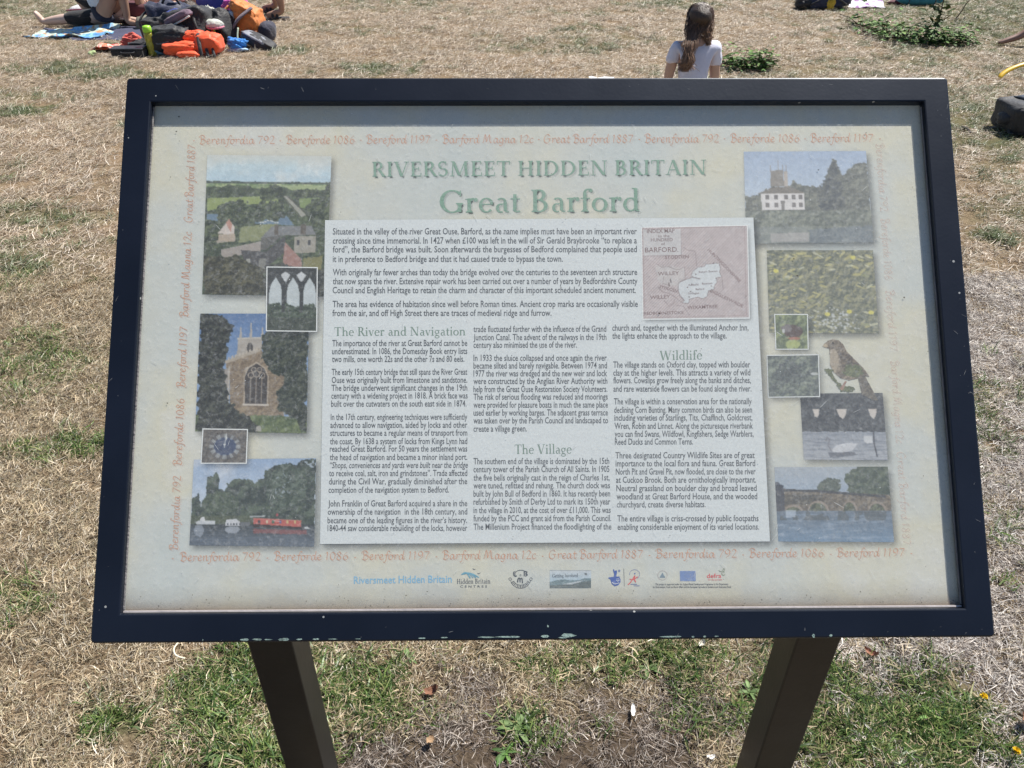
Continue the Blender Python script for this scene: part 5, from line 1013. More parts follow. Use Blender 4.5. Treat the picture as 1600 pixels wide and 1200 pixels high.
    if bottom:
        T = {'pelvis': (*g('pelvis'), .130 * s), 'waist': (*(g('pelvis') * .9 + g('belly') * .1), .118 * s)}; TE = [('pelvis', 'waist')]
        for p in ('l_', 'r_'):
            T[p + 'hip'] = (*g(p + 'hip'), .098 * s)
            if legs <= 1: T[p + 'h'] = (*g(p + 'hip').lerp(g(p + 'kn'), legs), .082 * s); TE += [('pelvis', p + 'hip'), (p + 'hip', p + 'h')]
            else: T[p + 'kn'] = (*g(p + 'kn'), .066 * s); T[p + 'h'] = (*g(p + 'kn').lerp(g(p + 'an'), legs - 1), .056 * s); TE += [('pelvis', p + 'hip'), (p + 'hip', p + 'kn'), (p + 'kn', p + 'h')]
        obj(bottom[1], skinmesh(bottom[1], T, TE, ['pelvis'], wrinkle=.015 * s, seed=9), bottom[0], root)
    if shoes:
        for p in ('l_', 'r_'):
            a = g(p + 'an'); t = g(p + 'toe'); d = t - a; d.z = 0; an = math.atan2(d.y, d.x); c_ = a + d * .36; sz = (d.length * 1.32 + .05 * s, .095 * s)
            so_ = soft('shoe', (sz[0], sz[1], .03 * s), (c_.x, c_.y, min(a.z, t.z) - .042 * s), rot=(0, 0, an), e=(.8, .35), lump=.02, mat=shoes, parent=root, nu=20, nv=8)
            for q in (.35, .62): 
                m_ = a + d * q; sd = Vector((-sin(an), cos(an), 0)) * .048 * s; zz = min(a.z, t.z) - .02 * s
                tube_obj('shoe_strap', [Vector((m_.x, m_.y, zz)) - sd, Vector((m_.x, m_.y, zz + .055 * s)), Vector((m_.x, m_.y, zz)) + sd], .014 * s, shoes, so_, n=6, flat=.5)
    if hair:
        hm, kind = hair; V = []; F = []; R = random.Random(5)
        cap = soft('hair', (.176 * s, .188 * s, .165 * s), hd - f * .018 * s - Vector((0, 0, .055 * s)), e=(1, 1), lump=.05, mat=hm, parent=root, nu=24, nv=14)
    return root
def hair_strands(root, hd, up, f, s, tipfn, n, mat, length_fn, seed=2):
    R = random.Random(seed); V = []; F = []; C = []
    rt = f.cross(up).normalized()
    for i in range(n):
        a = R.uniform(-1, 1) * 2.0; e_ = R.uniform(-.1, 1.0)           # around the back and sides of the skull
        dirv = (-f * cos(a) + rt * sin(a)) * cos(e_ * 1.5) + up * sin(e_ * 1.5)
        p0 = hd + up * .02 * s + dirv.normalized() * .094 * s; q0 = hd + up * .02 * s; d0 = (up + rt * R.uniform(-.12, .12) + f * R.uniform(-.2, .1)).normalized(); d1 = dirv.normalized(); P = [q0 + (d0 * (1 - t_) + d1 * t_).normalized() * (.094 + .003 * R.random()) * s for t_ in (0, .3, .6, 1)]
        if e_ > .5: P.append(q0 + ((-f * cos(a) + rt * sin(a)) + up * .15).normalized() * .095 * s)
        P += tipfn(a, p0, R); P = smoothpts(P, 4); r = R.uniform(.0022, .0042) * s
        b0 = len(V); v_, f_ = tube(P, [r * (1 - .6 * k / len(P)) for k in range(len(P))], 3, cap=False); V += v_; F += [tuple(q + b0 for q in ff) for ff in f_]
        sh_ = R.uniform(.5, 1.7)
        for k in range(len(P)):
            t = max(0, (k / len(P) - .35) / .65); c0 = np.array((.055, .034, .027)); c1 = np.array((.30, .19, .13)); C += [(c0 * (1 - t) + c1 * t) * sh_] * 3
    return obj('hair_lengths', fast_quads('hair_lengths', V, F, np.array(C), True), mat, root)

# ---------------------------------------------------------------- the girl sitting on the lawn
gl_ = at_px(1094, 168); GX, GY = 1.165, 5.28; gz = H0(GX, GY)
J = dict(pelvis=(0, 0, .10), belly=(0, -.012, .28), chest=(.0, .02, .455), neck=(0, .055, .565), head=(.012, .075, .635),
         l_sh=(-.120, .03, .510), l_el=(-.158, .02, .30), l_wr=(-.10, .19, .17), l_tip=(-.03, .27, .14), r_sh=(.122, .03, .500), r_el=(.148, .03, .28), r_wr=(.165, .20, .13), r_tip=(.17, .30, .06),
         l_hip=(-.075, .03, .10), l_kn=(-.25, .25, .15), l_an=(.02, .34, .06), l_toe=(.14, .36, .035), r_hip=(.075, .03, .10), r_kn=(.25, .24, .17), r_an=(-.04, .27, .06), r_toe=(-.16, .29, .035))
HM = cmat('hair_brown', .05, .031, .022, var=.6, rough=.38, scale=60, bump=.5)
girl = person('seated girl seen from behind with long brown hair and pale t-shirt', (GX, GY, gz), J, .86, SKIN, (fab('white_cotton', .70, .71, .84, var=.93, scale=5), 'shirt'), (fab('denim_shorts', .10, .14, .24), 'shorts'), (HM, 1), face=(.12, 1, -.25), sleeves=.62, legs=.5)
hd = Vector(J['head']); upv = (hd - Vector(J['neck'])).normalized()
def tips(a, p0, R):
    if a < .25:     # gathered to the left over the back
        sp = .017
        return [Vector((-.035 + R.gauss(0, .020), .0 + R.gauss(0, .008), .595)), Vector((-.062 + R.gauss(0, sp), -.088 + R.gauss(0, .006), .52)), Vector((-.075 + R.gauss(0, sp), -.122 + R.gauss(0, .012), .44)), Vector((-.085 + R.gauss(0, sp * 1.3), -.132 + R.gauss(0, .008), .395 + R.uniform(-.02, .035)))]
    return [Vector((.046 + R.gauss(0, .018), .020 + R.gauss(0, .015), .60)), Vector((.060 + R.gauss(0, .011), .0 + R.gauss(0, .01), .555)), Vector((.066 + R.gauss(0, .009), -.015 + R.gauss(0, .01), .525 + R.uniform(-.02, .03)))]
HV = vc_mat('hair_strand', .36)
hair_strands(girl, hd, upv, Vector((.1, 1, -.1)).normalized(), .86, tips, 1100, HV, None)

# ---------------------------------------------------------------- the group on blankets, top left
p = at_px(167, 42)
J2 = dict(pelvis=(0, 0, .115), belly=(-.01, .0, .27), chest=(-.03, .0, .45), neck=(-.02, .0, .60), head=(.02, .0, .72),
          l_sh=(-.02, .16, .53), l_el=(.08, .2, .32), l_wr=(.24, .12, .42), l_tip=(.33, .08, .44), r_sh=(-.02, -.14, .53), r_el=(.08, -.17, .30), r_wr=(.24, -.10, .42), r_tip=(.33, -.06, .44),
          l_hip=(.02, .08, .11), l_kn=(.30, .14, .44), l_an=(.36, .12, .06), l_toe=(.50, .12, .03), r_hip=(.02, -.08, .11), r_kn=(.28, -.08, .46), r_an=(.27, -.10, .07), r_toe=(.40, -.11, .035))
person('person sitting on the navy blanket in white top and navy shorts with knees raised', tuple(p), J2, 1.0, SKIN2, (fab('pale_blue_top', .62, .68, .78, var=.92), 'top'), (fab('navy_cloth', .012, .014, .035), 'shorts'), (HM, 0), face=(1, 0, 0), sleeves=.1, legs=.16)
p = at_px(66, 40)
J3 = dict(pelvis=(.72, .10, .11), belly=(.88, .11, .12), chest=(1.10, .12, .13), neck=(1.36, .12, .13), head=(1.49, .12, .14),
          l_sh=(1.26, .30, .10), l_el=(1.10, .42, .06), l_wr=(.92, .38, .06), l_tip=(.84, .34, .05), r_sh=(1.26, -.05, .10), r_el=(1.10, -.10, .06), r_wr=(.92, -.04, .09), r_tip=(.82, .0, .10),
          l_hip=(.68, .18, .10), l_kn=(.34, .22, .24), l_an=(.40, .26, .07), l_toe=(.30, .27, .05), r_hip=(.68, .02, .10), r_kn=(.30, .02, .085), r_an=(.02, .0, .055), r_toe=(-.03, -.01, .16))
person('person lying on the blanket in black trousers with one bare foot pointing up', tuple(p), J3, 1.0, SKIN3, (fab('maroon_top', .10, .02, .03), 'top'), (fab('black_cloth', .014, .013, .015), 'trousers'), (HM, 0), face=(0, 0, 1), sleeves=.4, legs=1.22)
p = at_px(443, 31)
J4 = dict(pelvis=(0, .02, .93), belly=(0, .02, 1.08), chest=(0, .02, 1.28), neck=(0, .02, 1.47), head=(-.02, .02, 1.60),
          l_sh=(0, .19, 1.40), l_el=(-.02, .25, 1.14), l_wr=(-.08, .22, .90), l_tip=(-.10, .21, .80), r_sh=(0, -.15, 1.40), r_el=(-.02, -.21, 1.14), r_wr=(-.08, -.18, .90), r_tip=(-.10, -.17, .80),
          l_hip=(0, .11, .90), l_kn=(-.10, .22, .50), l_an=(-.155, .36, .085), l_toe=(-.31, .38, .045), r_hip=(0, -.07, .90), r_kn=(0, -.04, .50), r_an=(0, 0, .085), r_toe=(-.16, -.04, .045))
person('person standing behind the orange rucksack with bare legs and dark sandals', tuple(p), J4, 1.0, SKIN2, (fab('grey_tee', .3, .3, .32), 'top'), (fab('khaki_shorts', .2, .17, .12), 'shorts'), (HM, 0), face=(-1, 0, 0), sleeves=.5, legs=.7, shoes=fab('dark_sandal', .03, .024, .022))
p = at_px(268, 22)
J5 = dict(pelvis=(0, .05, .115), belly=(0, .06, .27), chest=(0, .06, .45), neck=(0, .04, .60), head=(0, .02, .72),
          l_sh=(-.17, .05, .53), l_el=(-.24, -.02, .30), l_wr=(-.20, -.16, .20), l_tip=(-.16, -.25, .17), r_sh=(.17, .05, .53), r_el=(.24, -.02, .30), r_wr=(.18, -.16, .18), r_tip=(.12, -.24, .15),
          l_hip=(-.08, .02, .11), l_kn=(-.36, -.12, .22), l_an=(-.10, -.26, .06), l_toe=(.02, -.30, .04), r_hip=(.08, .02, .11), r_kn=(.34, -.14, .24), r_an=(.06, -.22, .06), r_toe=(-.08, -.26, .04))
person('person sitting cross-legged behind the bags in a pink top', tuple(p), J5, 1.0, SKIN, (fab('pink_top', .65, .25, .35), 'top'), (fab('pink_shorts', .5, .22, .28), 'shorts'), (HM, 0), face=(0, -1, 0), sleeves=.5, legs=.35)
p = at_px(1583, 70)
J6 = dict(pelvis=(.98, .02, .12), belly=(1.04, .02, .28), chest=(1.08, .02, .46), neck=(1.06, .02, .62), head=(1.03, .02, .74),
          l_sh=(1.07, .19, .55), l_el=(1.20, .25, .30), l_wr=(1.34, .22, .06), l_tip=(1.42, .2, .03), r_sh=(1.07, -.15, .55), r_el=(.92, -.22, .38), r_wr=(.70, -.14, .42), r_tip=(.62, -.1, .42),
          l_hip=(.94, .11, .12), l_kn=(.62, .25, .36), l_an=(.56, .34, .07), l_toe=(.40, .36, .03), r_hip=(.94, -.07, .12), r_kn=(.42, -.02, .34), r_an=(.03, 0, .08), r_toe=(-.145, .0, .022))
person('person sitting at the right edge with a bare foot planted on the grass', tuple(p), J6, 1.0, cmat('skin_brown', .26, .15, .12, var=.88, rough=.5, bump=.05), (fab('grey_tee', .3, .3, .32), 'top'), (fab('navy_cloth', .012, .014, .035), 'shorts'), (HM, 0), face=(-1, 0, 0), sleeves=.5, legs=.5)

# blankets
def g2(px, py): return G(px, py)
def blue_pat(s, t):
    c = np.array(lin((138, 190, 224))); n_ = float(fbm(s * 9, t * 5, 12, 3)); m2 = float(fbm(s * 22, t * 10, 15, 2))
    if n_ > .55: c = np.array(lin((196, 206, 190)))
    elif n_ < .38: c = np.array(lin((96, 150, 204)))
    if m2 > .68: c = np.array(lin((190, 150, 110)))
    return c * 1.1
o = cloth('patterned_blanket', [g2(34, 61), g2(160, 59), g2(192, 45), g2(70, 49)], CLOTHVC, amp=.05, colfn=blue_pat, seed=5, n=(70, 34)); tag(o, 'light blue patterned blanket spread at the far left of the group', 'blanket')
o = cloth('navy_blanket', [g2(112, 62), g2(262, 64), g2(262, 40), g2(66, 45)], fab('navy_rug', .045, .048, .10, rough=.9), amp=.02, seed=9, lift=.004); tag(o, 'navy blanket under the seated and lying people', 'blanket')
# striped towel bundle
p = at_px(131, 27); t = thing('striped_towel', 'rolled white towel with maroon stripes behind the lying person', 'towel', tuple(p), .05)
soft('roll', (.26, .14, .12), e=(.6, .9), lump=.10, seed=4, mat=fab('white_towel', .72, .70, .72), parent=t)
for k, z in enumerate((.035, .085)): tube_obj('stripe', [(-.13, -.055 - .012 * k, z), (0, -.078 + .012 * k, z + .008), (.128, -.06, z)], .011, fab('maroon_stripe', .22, .03, .08), t, n=6, flat=.6)
# ---- bags
BLK = fab('black_nylon', .016, .016, .020, rough=.6); NVY = fab('navy_nylon', .018, .024, .062, rough=.6); ORG = fab('orange_nylon', .72, .22, .045, rough=.6); FLO = fab('fluorescent_orange', .95, .115, .03, rough=.55, var=.88)
p = at_px(274, 66); t = thing('rucksack', 'dark navy rucksack with a bright blue patch at the back of the pile', 'bag', tuple(p), .1)
soft('main_bag', (.46, .34, .33), e=(.5, .6), lump=.13, seed=2, mat=NVY, parent=t, rot=(-.25, .18, 0)); soft('lower_pocket', (.42, .24, .24), (-.02, -.1, 0), e=(.6, .7), lump=.12, seed=5, mat=BLK, parent=t)
soft('blue_patch', (.19, .05, .09), (.06, -.135, .20), rot=(-.35, -.35, .05), e=(.5, .6), lump=.1, seed=6, mat=fab('royal_blue', .03, .07, .42), parent=t, nu=18, nv=8)
tube_obj('carry_handle', [(-.05, .02, .31), (0, .0, .37), (.08, .0, .37), (.11, .02, .31)], .011, BLK, t, n=6); tube_obj('shoulder_strap', [(-.17, .0, .28), (-.24, -.1, .2), (-.22, -.15, .05)], .016, BLK, t, n=6, flat=.5)
p = at_px(230, 46); t = thing('khaki_hat', 'khaki cloth hat lying left of the navy rucksack', 'hat', tuple(p), .2)
soft('crown', (.17, .16, .13), e=(.9, .8), lump=.1, seed=8, mat=fab('khaki_cloth', .19, .18, .13), parent=t); soft('brim', (.28, .26, .025), e=(1, 1), lump=.12, seed=3, mat=fab('khaki_cloth', .19, .18, .13), parent=t, nv=8)
p = at_px(304, 74); t = thing('holdall', 'black holdall with mauve flap and white zip in the middle of the pile', 'bag', tuple(p), -.1)
soft('main_bag', (.44, .32, .32), e=(.42, .5), lump=.08, seed=12, mat=BLK, parent=t, rot=(-.18, -.16, 0)); soft('mauve_flap', (.27, .20, .07), (-.02, -.09, .225), rot=(-.25, -.38, .1), e=(.4, .6), lump=.06, seed=14, mat=fab('mauve_cloth', .20, .13, .18), parent=t)
tube_obj('zip', [(-.13, -.175, .19), (-.02, -.185, .235), (.10, -.17, .29)], .008, fab('white_zip', .66, .62, .6), t, n=6); tube_obj('zip', [(-.15, -.11, .20), (-.17, -.14, .17), (-.15, -.17, .13)], .010, fab('pink_cord', .55, .38, .42), t, n=6)
tube_obj('strap', [(.08, -.05, .32), (.12, -.14, .22), (.16, -.15, .08)], .013, BLK, t, n=6, flat=.5); tube_obj('strap', [(-.03, -.02, .30), (0, -.15, .24), (.02, -.17, .10)], .010, BLK, t, n=6, flat=.5)
p = at_px(272, 84); t = thing('sports_bag', 'low black bag in front of the navy rucksack beside the bottle', 'bag', tuple(p), .05)
soft('main_bag', (.34, .26, .22), e=(.5, .6), lump=.12, seed=22, mat=BLK, parent=t); tube_obj('strap', [(-.12, -.05, .16), (-.08, -.12, .1), (.02, -.12, .12)], .010, fab('grey_webbing', .12, .12, .13), t, n=6, flat=.5)
p = at_px(334, 60); t = thing('crumpled_towel', 'crumpled cream towel wedged between the holdall and orange rucksack', 'towel', tuple(p), .2)
soft('folded_cloth', (.14, .16, .27), e=(.8, .8), lump=.22, seed=31, mat=fab('cream_towel', .62, .64, .58), parent=t); 
p = at_px(341, 76); t = thing('sun_hat', 'white cap with a pink band on top of the orange life jacket', 'hat', (p.x, p.y + .02, p.z + .15), .1)
soft('crown', (.16, .14, .085), e=(.9, .9), lump=.1, seed=33, mat=fab('cream_towel', .62, .64, .58), parent=t, nv=12); tube_obj('band', [(-.075, -.02, .025), (-.02, -.07, .02), (.05, -.055, .02), (.08, 0, .02)], .010, fab('pink_band', .6, .2, .28), t, n=6)
p = at_px(306, 88); t = thing('life_jacket', 'bright orange life jacket with black straps at the front of the pile', 'life jacket', tuple(p), -.04)
soft('left_panel', (.34, .17, .12), (-.09, -.02, 0), rot=(0, 0, .08), e=(.7, .8), lump=.12, seed=41, mat=FLO, parent=t); soft('right_panel', (.22, .19, .17), (.13, .03, .0), rot=(0, 0, -.1), e=(.55, .7), lump=.10, seed=43, mat=FLO, parent=t)
soft('collar', (.22, .13, .11), (-.03, .07, .075), rot=(0, -.1, .1), e=(.7, .8), lump=.15, seed=44, mat=FLO, parent=t); soft('front_flap', (.20, .08, .055), (-.02, -.11, 0), e=(.7, .8), lump=.12, seed=46, mat=FLO, parent=t, nu=20, nv=10)
tube_obj('strap', [(.03, .09, .155), (.06, .0, .165), (.09, -.09, .09), (.10, -.12, .01)], .016, BLK, t, n=6, flat=.4); tube_obj('strap', [(.14, -.08, .07), (.155, -.11, .03), (.16, -.12, .01)], .014, BLK, t, n=6, flat=.5); tube_obj('strap', [(.19, -.07, .07), (.205, -.10, .03), (.21, -.11, .01)], .012, BLK, t, n=6, flat=.5)
p = at_px(358, 70); t = thing('school_bag', 'black backpack with yellow piping leaning beside the orange rucksack', 'bag', tuple(p), -.5)
soft('main_bag', (.15, .22, .30), e=(.5, .6), lump=.08, seed=51, mat=BLK, parent=t, rot=(-.2, -.35, 0)); tube_obj('piping', [(-.11, -.10, .29), (-.04, -.14, .2), (.04, -.14, .07)], .006, fab('yellow_piping', .6, .55, .08), t, n=6)
tube_obj('red_trim', [(-.04, -.13, .15), (.0, -.17, .08), (.03, -.17, .02)], .018, fab('red_cloth', .6, .08, .08), t, n=6)
p = at_px(371, 80); t = thing('blue_cloth', 'crumpled bright blue cloth tucked under the grey racket bag', 'cloth', tuple(p), 0)
soft('bunched_cloth', (.16, .12, .10), e=(.9, .9), lump=.3, seed=61, mat=fab('bright_blue', .05, .28, .78), parent=t); soft('pale_fold', (.16, .09, .03), (.01, -.04, 0), e=(.9, .9), lump=.3, seed=62, mat=fab('pale_blue_cloth', .36, .5, .68), parent=t, nv=8)
p = at_px(404, 76); t = thing('padded_bag', 'flat grey and black padded bag leaning at the right end of the pile', 'bag', tuple(p), -.45)
soft('main_bag', (.34, .16, .10), rot=(.0, .33, 0), loc=(0, 0, .02), e=(.6, .6), lump=.05, seed=71, mat=BLK, parent=t); soft('grey_panel', (.27, .12, .035), (.01, -.015, .085), rot=(0, .33, 0), e=(.5, .6), lump=.05, seed=72, mat=fab('grey_panel', .26, .27, .31), parent=t, nv=10)
tube_obj('piping', [(-.17, -.03, .17), (-.14, -.09, .09), (-.08, -.10, .02)], .008, fab('pale_green_trim', .4, .48, .36), t, n=6)
p = at_px(391, 62); t = thing('orange_rucksack', 'tall orange rucksack with a grey strap standing behind the other bags', 'bag', tuple(p), -.25)
soft('main_bag', (.33, .26, .31), e=(.45, .5), lump=.12, seed=81, mat=ORG, parent=t, rot=(.1, .22, 0), taper=.25); soft('top_lid', (.20, .18, .10), (-.02, -.03, .235), rot=(0, .35, 0), e=(.6, .7), lump=.12, seed=82, mat=ORG, parent=t)
soft('navy_base', (.13, .2, .17), (.19, -.02, .0), rot=(0, .2, 0), e=(.7, .7), lump=.06, seed=83, mat=fab('dark_navy_base', .03, .03, .055), parent=t); tube_obj('shoulder_strap', [(.12, -.08, .29), (.04, -.18, .22), (-.05, -.18, .13)], .026, fab('mauve_grey', .20, .16, .19), t, n=8, flat=.45)
tube_obj('shoulder_strap', [(-.11, -.08, .30), (-.18, -.15, .20), (-.14, -.17, .08)], .024, ORG, t, n=8, flat=.45); soft('side_pocket', (.10, .1, .09), (-.10, -.10, .17), e=(.7, .7), lump=.1, seed=85, mat=fab('pale_pocket', .45, .52, .6), parent=t, nu=18, nv=10); tube_obj('waist_belt', [(-.1, -.14, .10), (.03, -.17, .08), (.16, -.13, .10)], .018, fab('brown_strap', .28, .09, .035), t, n=6, flat=.5)
p = at_px(371, 30); t = thing('pink_towel', 'magenta towel heaped behind the orange rucksack', 'towel', (p.x, p.y, p.z + .0), .1)
soft('folded_cloth', (.28, .18, .21), e=(.8, .8), lump=.2, seed=91, mat=fab('magenta_towel', .62, .10, .42), parent=t)
p = at_px(344, 26); t = thing('cool_box', 'square bright blue cool box behind the bags', 'cool box', tuple(p), -.28)
bx = boxm('box', -.17, .17, -.13, .13, 0, .34, bev=.012); obj('box', bx, cmat('blue_plastic', .04, .07, .42, rough=.4, bump=.05), t); obj('lid', boxm('lid', -.178, .178, -.138, .138, .343, .40, bev=.015), cmat('blue_lid', .05, .09, .46, rough=.4, bump=.05), t)
tube_obj('handle', [(-.18, 0, .3), (-.19, 0, .46), (.19, 0, .46), (.18, 0, .3)], .009, BLK, t, n=6)
# bottle
p = at_px(240, 88); t = thing('drinks_bottle', 'yellow squash bottle with a lime green cap standing before the bags', 'bottle', tuple(p))
def lathe(name, prof_, mat, parent, n=20, loc=(0, 0, 0)):
    V = [(r * cos(2 * pi * k / n) + loc[0], r * sin(2 * pi * k / n) + loc[1], z + loc[2]) for (r, z) in prof_ for k in range(n)]
    F = [(j * n + k, j * n + (k + 1) % n, (j + 1) * n + (k + 1) % n, (j + 1) * n + k) for j in range(len(prof_) - 1) for k in range(n)] + [tuple(range(n - 1, -1, -1)), tuple((len(prof_) - 1) * n + k for k in range(n))]
    return obj(name, mesh_from(name, V, F, True), mat, parent)
ym = cmat('yellow_drink', .50, .46, .06, var=.6, rough=.18, scale=50, bump=.2); ym.node_tree.nodes['Principled BSDF'].inputs['Transmission Weight'].default_value = .25
lathe('bottle_body', [(.030, 0), (.036, .004), (.037, .03), (.034, .05), (.037, .07), (.037, .10), (.034, .115), (.037, .13), (.037, .17), (.034, .19)], ym, t); lathe('cap', [(.036, .192), (.037, .196), (.037, .225), (.032, .24), (.012, .245)], cmat('lime_plastic', .36, .72, .05, rough=.35, bump=.05), t)
# black case, clothes in front
p = at_px(205, 90); t = thing('black_case', 'low black case lying in front beside the yellow bottle', 'case', tuple(p), .04)
obj('case_body', boxm('case_body', -.14, .13, -.06, .06, 0, .062, bev=.008), BLK, t); obj('case_lid', boxm('case_lid', -.145, .135, -.065, .065, .064, .078, bev=.005), cmat('case_lid', .05, .055, .065, rough=.3, bump=.05), t); tube_obj('handle', [(-.05, -.062, .05), (-.03, -.085, .045), (.05, -.085, .045), (.07, -.062, .05)], .006, BLK, t, n=6)
p = at_px(226, 83); o = soft('dark_clothing', (.26, .14, .11), e=(.8, .8), lump=.2, seed=99, mat=BLK); o.location = p; tag(o, 'black clothing heaped behind the black case', 'clothing')
def redpat(s, t_): return np.array(((.75, .12, .05), (.8, .35, .2), (.62, .1, .09), (.78, .6, .5))[int(float(fbm(s * 7, t_ * 7, 3, 3)) * 7.9) % 4])
o = cloth('red_towel', [g2(146, 83), g2(196, 84), g2(206, 73), g2(172, 73)], CLOTHVC, amp=.07, colfn=redpat, seed=15, n=(30, 16), edge=.1); tag(o, 'red and orange printed cloth flat on the grass left of the black case', 'cloth')
p = at_px(211, 81); o = soft('red_jumper', (.18, .13, .13), e=(.8, .8), lump=.22, seed=101, mat=fab('red_jumper', .68, .11, .08)); o.location = p; tag(o, 'red jumper bunched up behind the black case', 'clothing')
p = at_px(252, 86); o = soft('teal_cloth', (.13, .12, .07), e=(.8, .8), lump=.22, seed=111, mat=fab('teal_cloth', .12, .25, .36)); o.location = p; tag(o, 'small dull blue cloth between the bottle and life jacket', 'cloth')
p = at_px(145, 88); t = thing('crumpled_wrapper', 'crumpled pale green scrap on the grass left of the black case', 'wrapper', tuple(p))
soft('scrap', (.07, .05, .04), e=(1, 1), lump=.4, seed=121, mat=fab('pale_green_scrap', .42, .52, .25), parent=t, nu=14, nv=8)
p = at_px(306, 14); o = soft('water_bottle_bag', (.14, .12, .14), e=(.8, .8), lump=.22, seed=131, mat=fab('beige_cloth', .42, .30, .22)); o.name = 'beige_bag'; o.location = p; tag(o, 'small beige bag left of the blue cool box', 'bag')

# ---------------------------------------------------------------- things at the top right and right edge
p = at_px(1285, 13); t = thing('dark_bag', 'dark shoulder bag lying left of the printed towel at the top', 'bag', tuple(p), .1)
soft('main_bag', (.52, .22, .17), (.05, 0, 0), e=(.6, .7), lump=.15, seed=141, mat=NVY, parent=t); soft('side_pocket', (.2, .16, .12), (-.22, -.02, 0), e=(.7, .7), lump=.15, seed=142, mat=BLK, parent=t); tube_obj('strap', [(-.2, -.1, .05), (0, -.15, .14), (.22, -.1, .05)], .012, BLK, t, n=6, flat=.5)
p = at_px(1287, 11); o = soft('yellow_cloth', (.10, .07, .12), e=(.8, .8), lump=.2, seed=143, mat=fab('yellow_cloth', .75, .5, .05)); o.location = p + Vector((0, -.16, 0)); tag(o, 'small yellow cloth against the dark shoulder bag', 'cloth')
def flowerpat(s, t_): return np.array(lin((226, 222, 232))) if float(fbm(s * 9, t_ * 9, 8, 3)) < .60 else np.array(lin((150, 110, 160)))
o = cloth('printed_towel', [g2(1326, 11), g2(1388, 13), g2(1372, -4), g2(1334, -4)], CLOTHVC, amp=.02, colfn=flowerpat, seed=25, n=(34, 26)); tag(o, 'white towel with purple flowers lying right of the dark bag', 'towel')
p = at_px(1436, 6); t = thing('teal_mat', 'rolled teal mat lying at the top right edge of the picture', 'mat', tuple(p), .0)
soft('roll', (.52, .14, .13), e=(.3, 1), lump=.04, seed=151, mat=fab('teal_mat', .03, .20, .27), parent=t); 
for xx in (-.15, .15): tube_obj('tie', [(xx, .07 * cos(a), .065 + .07 * sin(a)) for a in np.linspace(0, 2 * pi, 13)], .006, BLK, t, n=5, sm=0)
p = at_px(1410, 4); o = soft('maroon_cloth', (.22, .14, .05), e=(.8, .8), lump=.2, seed=152, mat=fab('maroon_cloth', .12, .03, .04)); o.location = p + Vector((-.05, -.03, 0)); tag(o, 'small maroon cloth at the left end of the teal mat', 'cloth')
p = at_px(1592, 208); t = thing('black_bag', 'black bag lying on the grass at the right edge of the picture', 'bag', (p.x + .10, p.y + .05, p.z), .12)
soft('main_bag', (.46, .30, .19), e=(.3, .32), lump=.045, seed=161, mat=BLK, parent=t); soft('lit_top', (.30, .20, .03), (.03, .0, .178), e=(.3, .6), lump=.08, seed=162, mat=fab('lit_nylon', .05, .06, .08, rough=.35), parent=t, nv=8)  # paler bluish top: light falling on the bag put into its colour
soft('end_pocket', (.09, .14, .08), (-.21, -.02, .04), e=(.8, .8), lump=.2, seed=163, mat=BLK, parent=t, nu=16, nv=10); tube_obj('strap', [(-.18, -.1, .02), (-.24, -.12, .02), (-.2, -.06, .04)], .012, BLK, t, n=6, flat=.5)
p = at_px(1566, 124); t = thing('yellow_band', 'yellow plastic band arching up off the grass at the right edge', 'toy', tuple(p), 0)
P = [(.55 - .57 * cos(a), .10 * sin(a), .016 + .13 * sin(a) ** 1.3) for a in np.linspace(0, pi, 25)]
tube_obj('band', P, [.008] + [.019] * 23 + [.008], cmat('yellow_plastic', .80, .50, .03, rough=.35, bump=.05), t, n=10, sm=0, flat=.5)
p = at_px(941, 117); o = cloth('white_paper', [g2(922, 130), g2(962, 130), g2(960, 120), g2(924, 121)], fab('white_paper', .78, .78, .8, var=.95), amp=.03, seed=35, n=(14, 8)); tag(o, 'crumpled white paper on the grass left of the seated girl', 'paper')
V, F = tube([at_px(1501, 204, .012), at_px(1508, 207, .018), at_px(1518, 212, .010)], [.012, .014, .008], 7); o = obj('bark_piece', mesh_from('bark_piece', V, F, True), cmat('bark', .035, .028, .024)); tag(o, 'dark piece of bark on the grass near the black bag', 'bark')

# ---------------------------------------------------------------- plants
LEAFM = vc_mat('leaf', .6); LEAFM.node_tree.nodes['Principled BSDF'].inputs['Specular IOR Level'].default_value = .25
def leafmass(name, centres, size, seed, cols, parent=None, up=.4):
    R = random.Random(seed); V = []; F = []; C = []
    for c_ in centres:
        a = R.uniform(0, 2 * pi); t = R.uniform(-.3, 1.0) * up; L = size * R.uniform(.6, 1.3); w = L * R.uniform(.35, .5)
        d = Vector((cos(a) * cos(t), sin(a) * cos(t), sin(t))); s_ = d.cross(Vector((R.gauss(0, .4), R.gauss(0, .4), 1))).normalized(); n_ = s_.cross(d); b0 = len(V)
        c0 = Vector(c_); q = np.array(R.choice(cols)) * R.uniform(.7, 1.3)
        for k, (f_, ww) in enumerate(((0, .1), (.35, 1), (.7, .8), (1, .05))):
            for sd in (-1, 0, 1): V.append(c0 + d * L * f_ + s_ * w / 2 * ww * sd + n_ * (abs(sd) * w * .12 - f_ * f_ * L * .22)); C.append(q * (1.15 if sd == 0 else 1))
        for k in range(3):
            for j in range(2): i = b0 + k * 3 + j; F.append((i, i + 1, i + 4, i + 3))
    me = fast_quads(name, V, F, np.array(C)); o = obj(name, me, LEAFM, parent); o['kind'] = 'stuff'; return o
GL = [(.08, .16, .035), (.11, .21, .05), (.055, .11, .028), (.17, .27, .08), (.06, .12, .03)]
BRK = cmat('twig_bark', .11, .08, .05, scale=40)
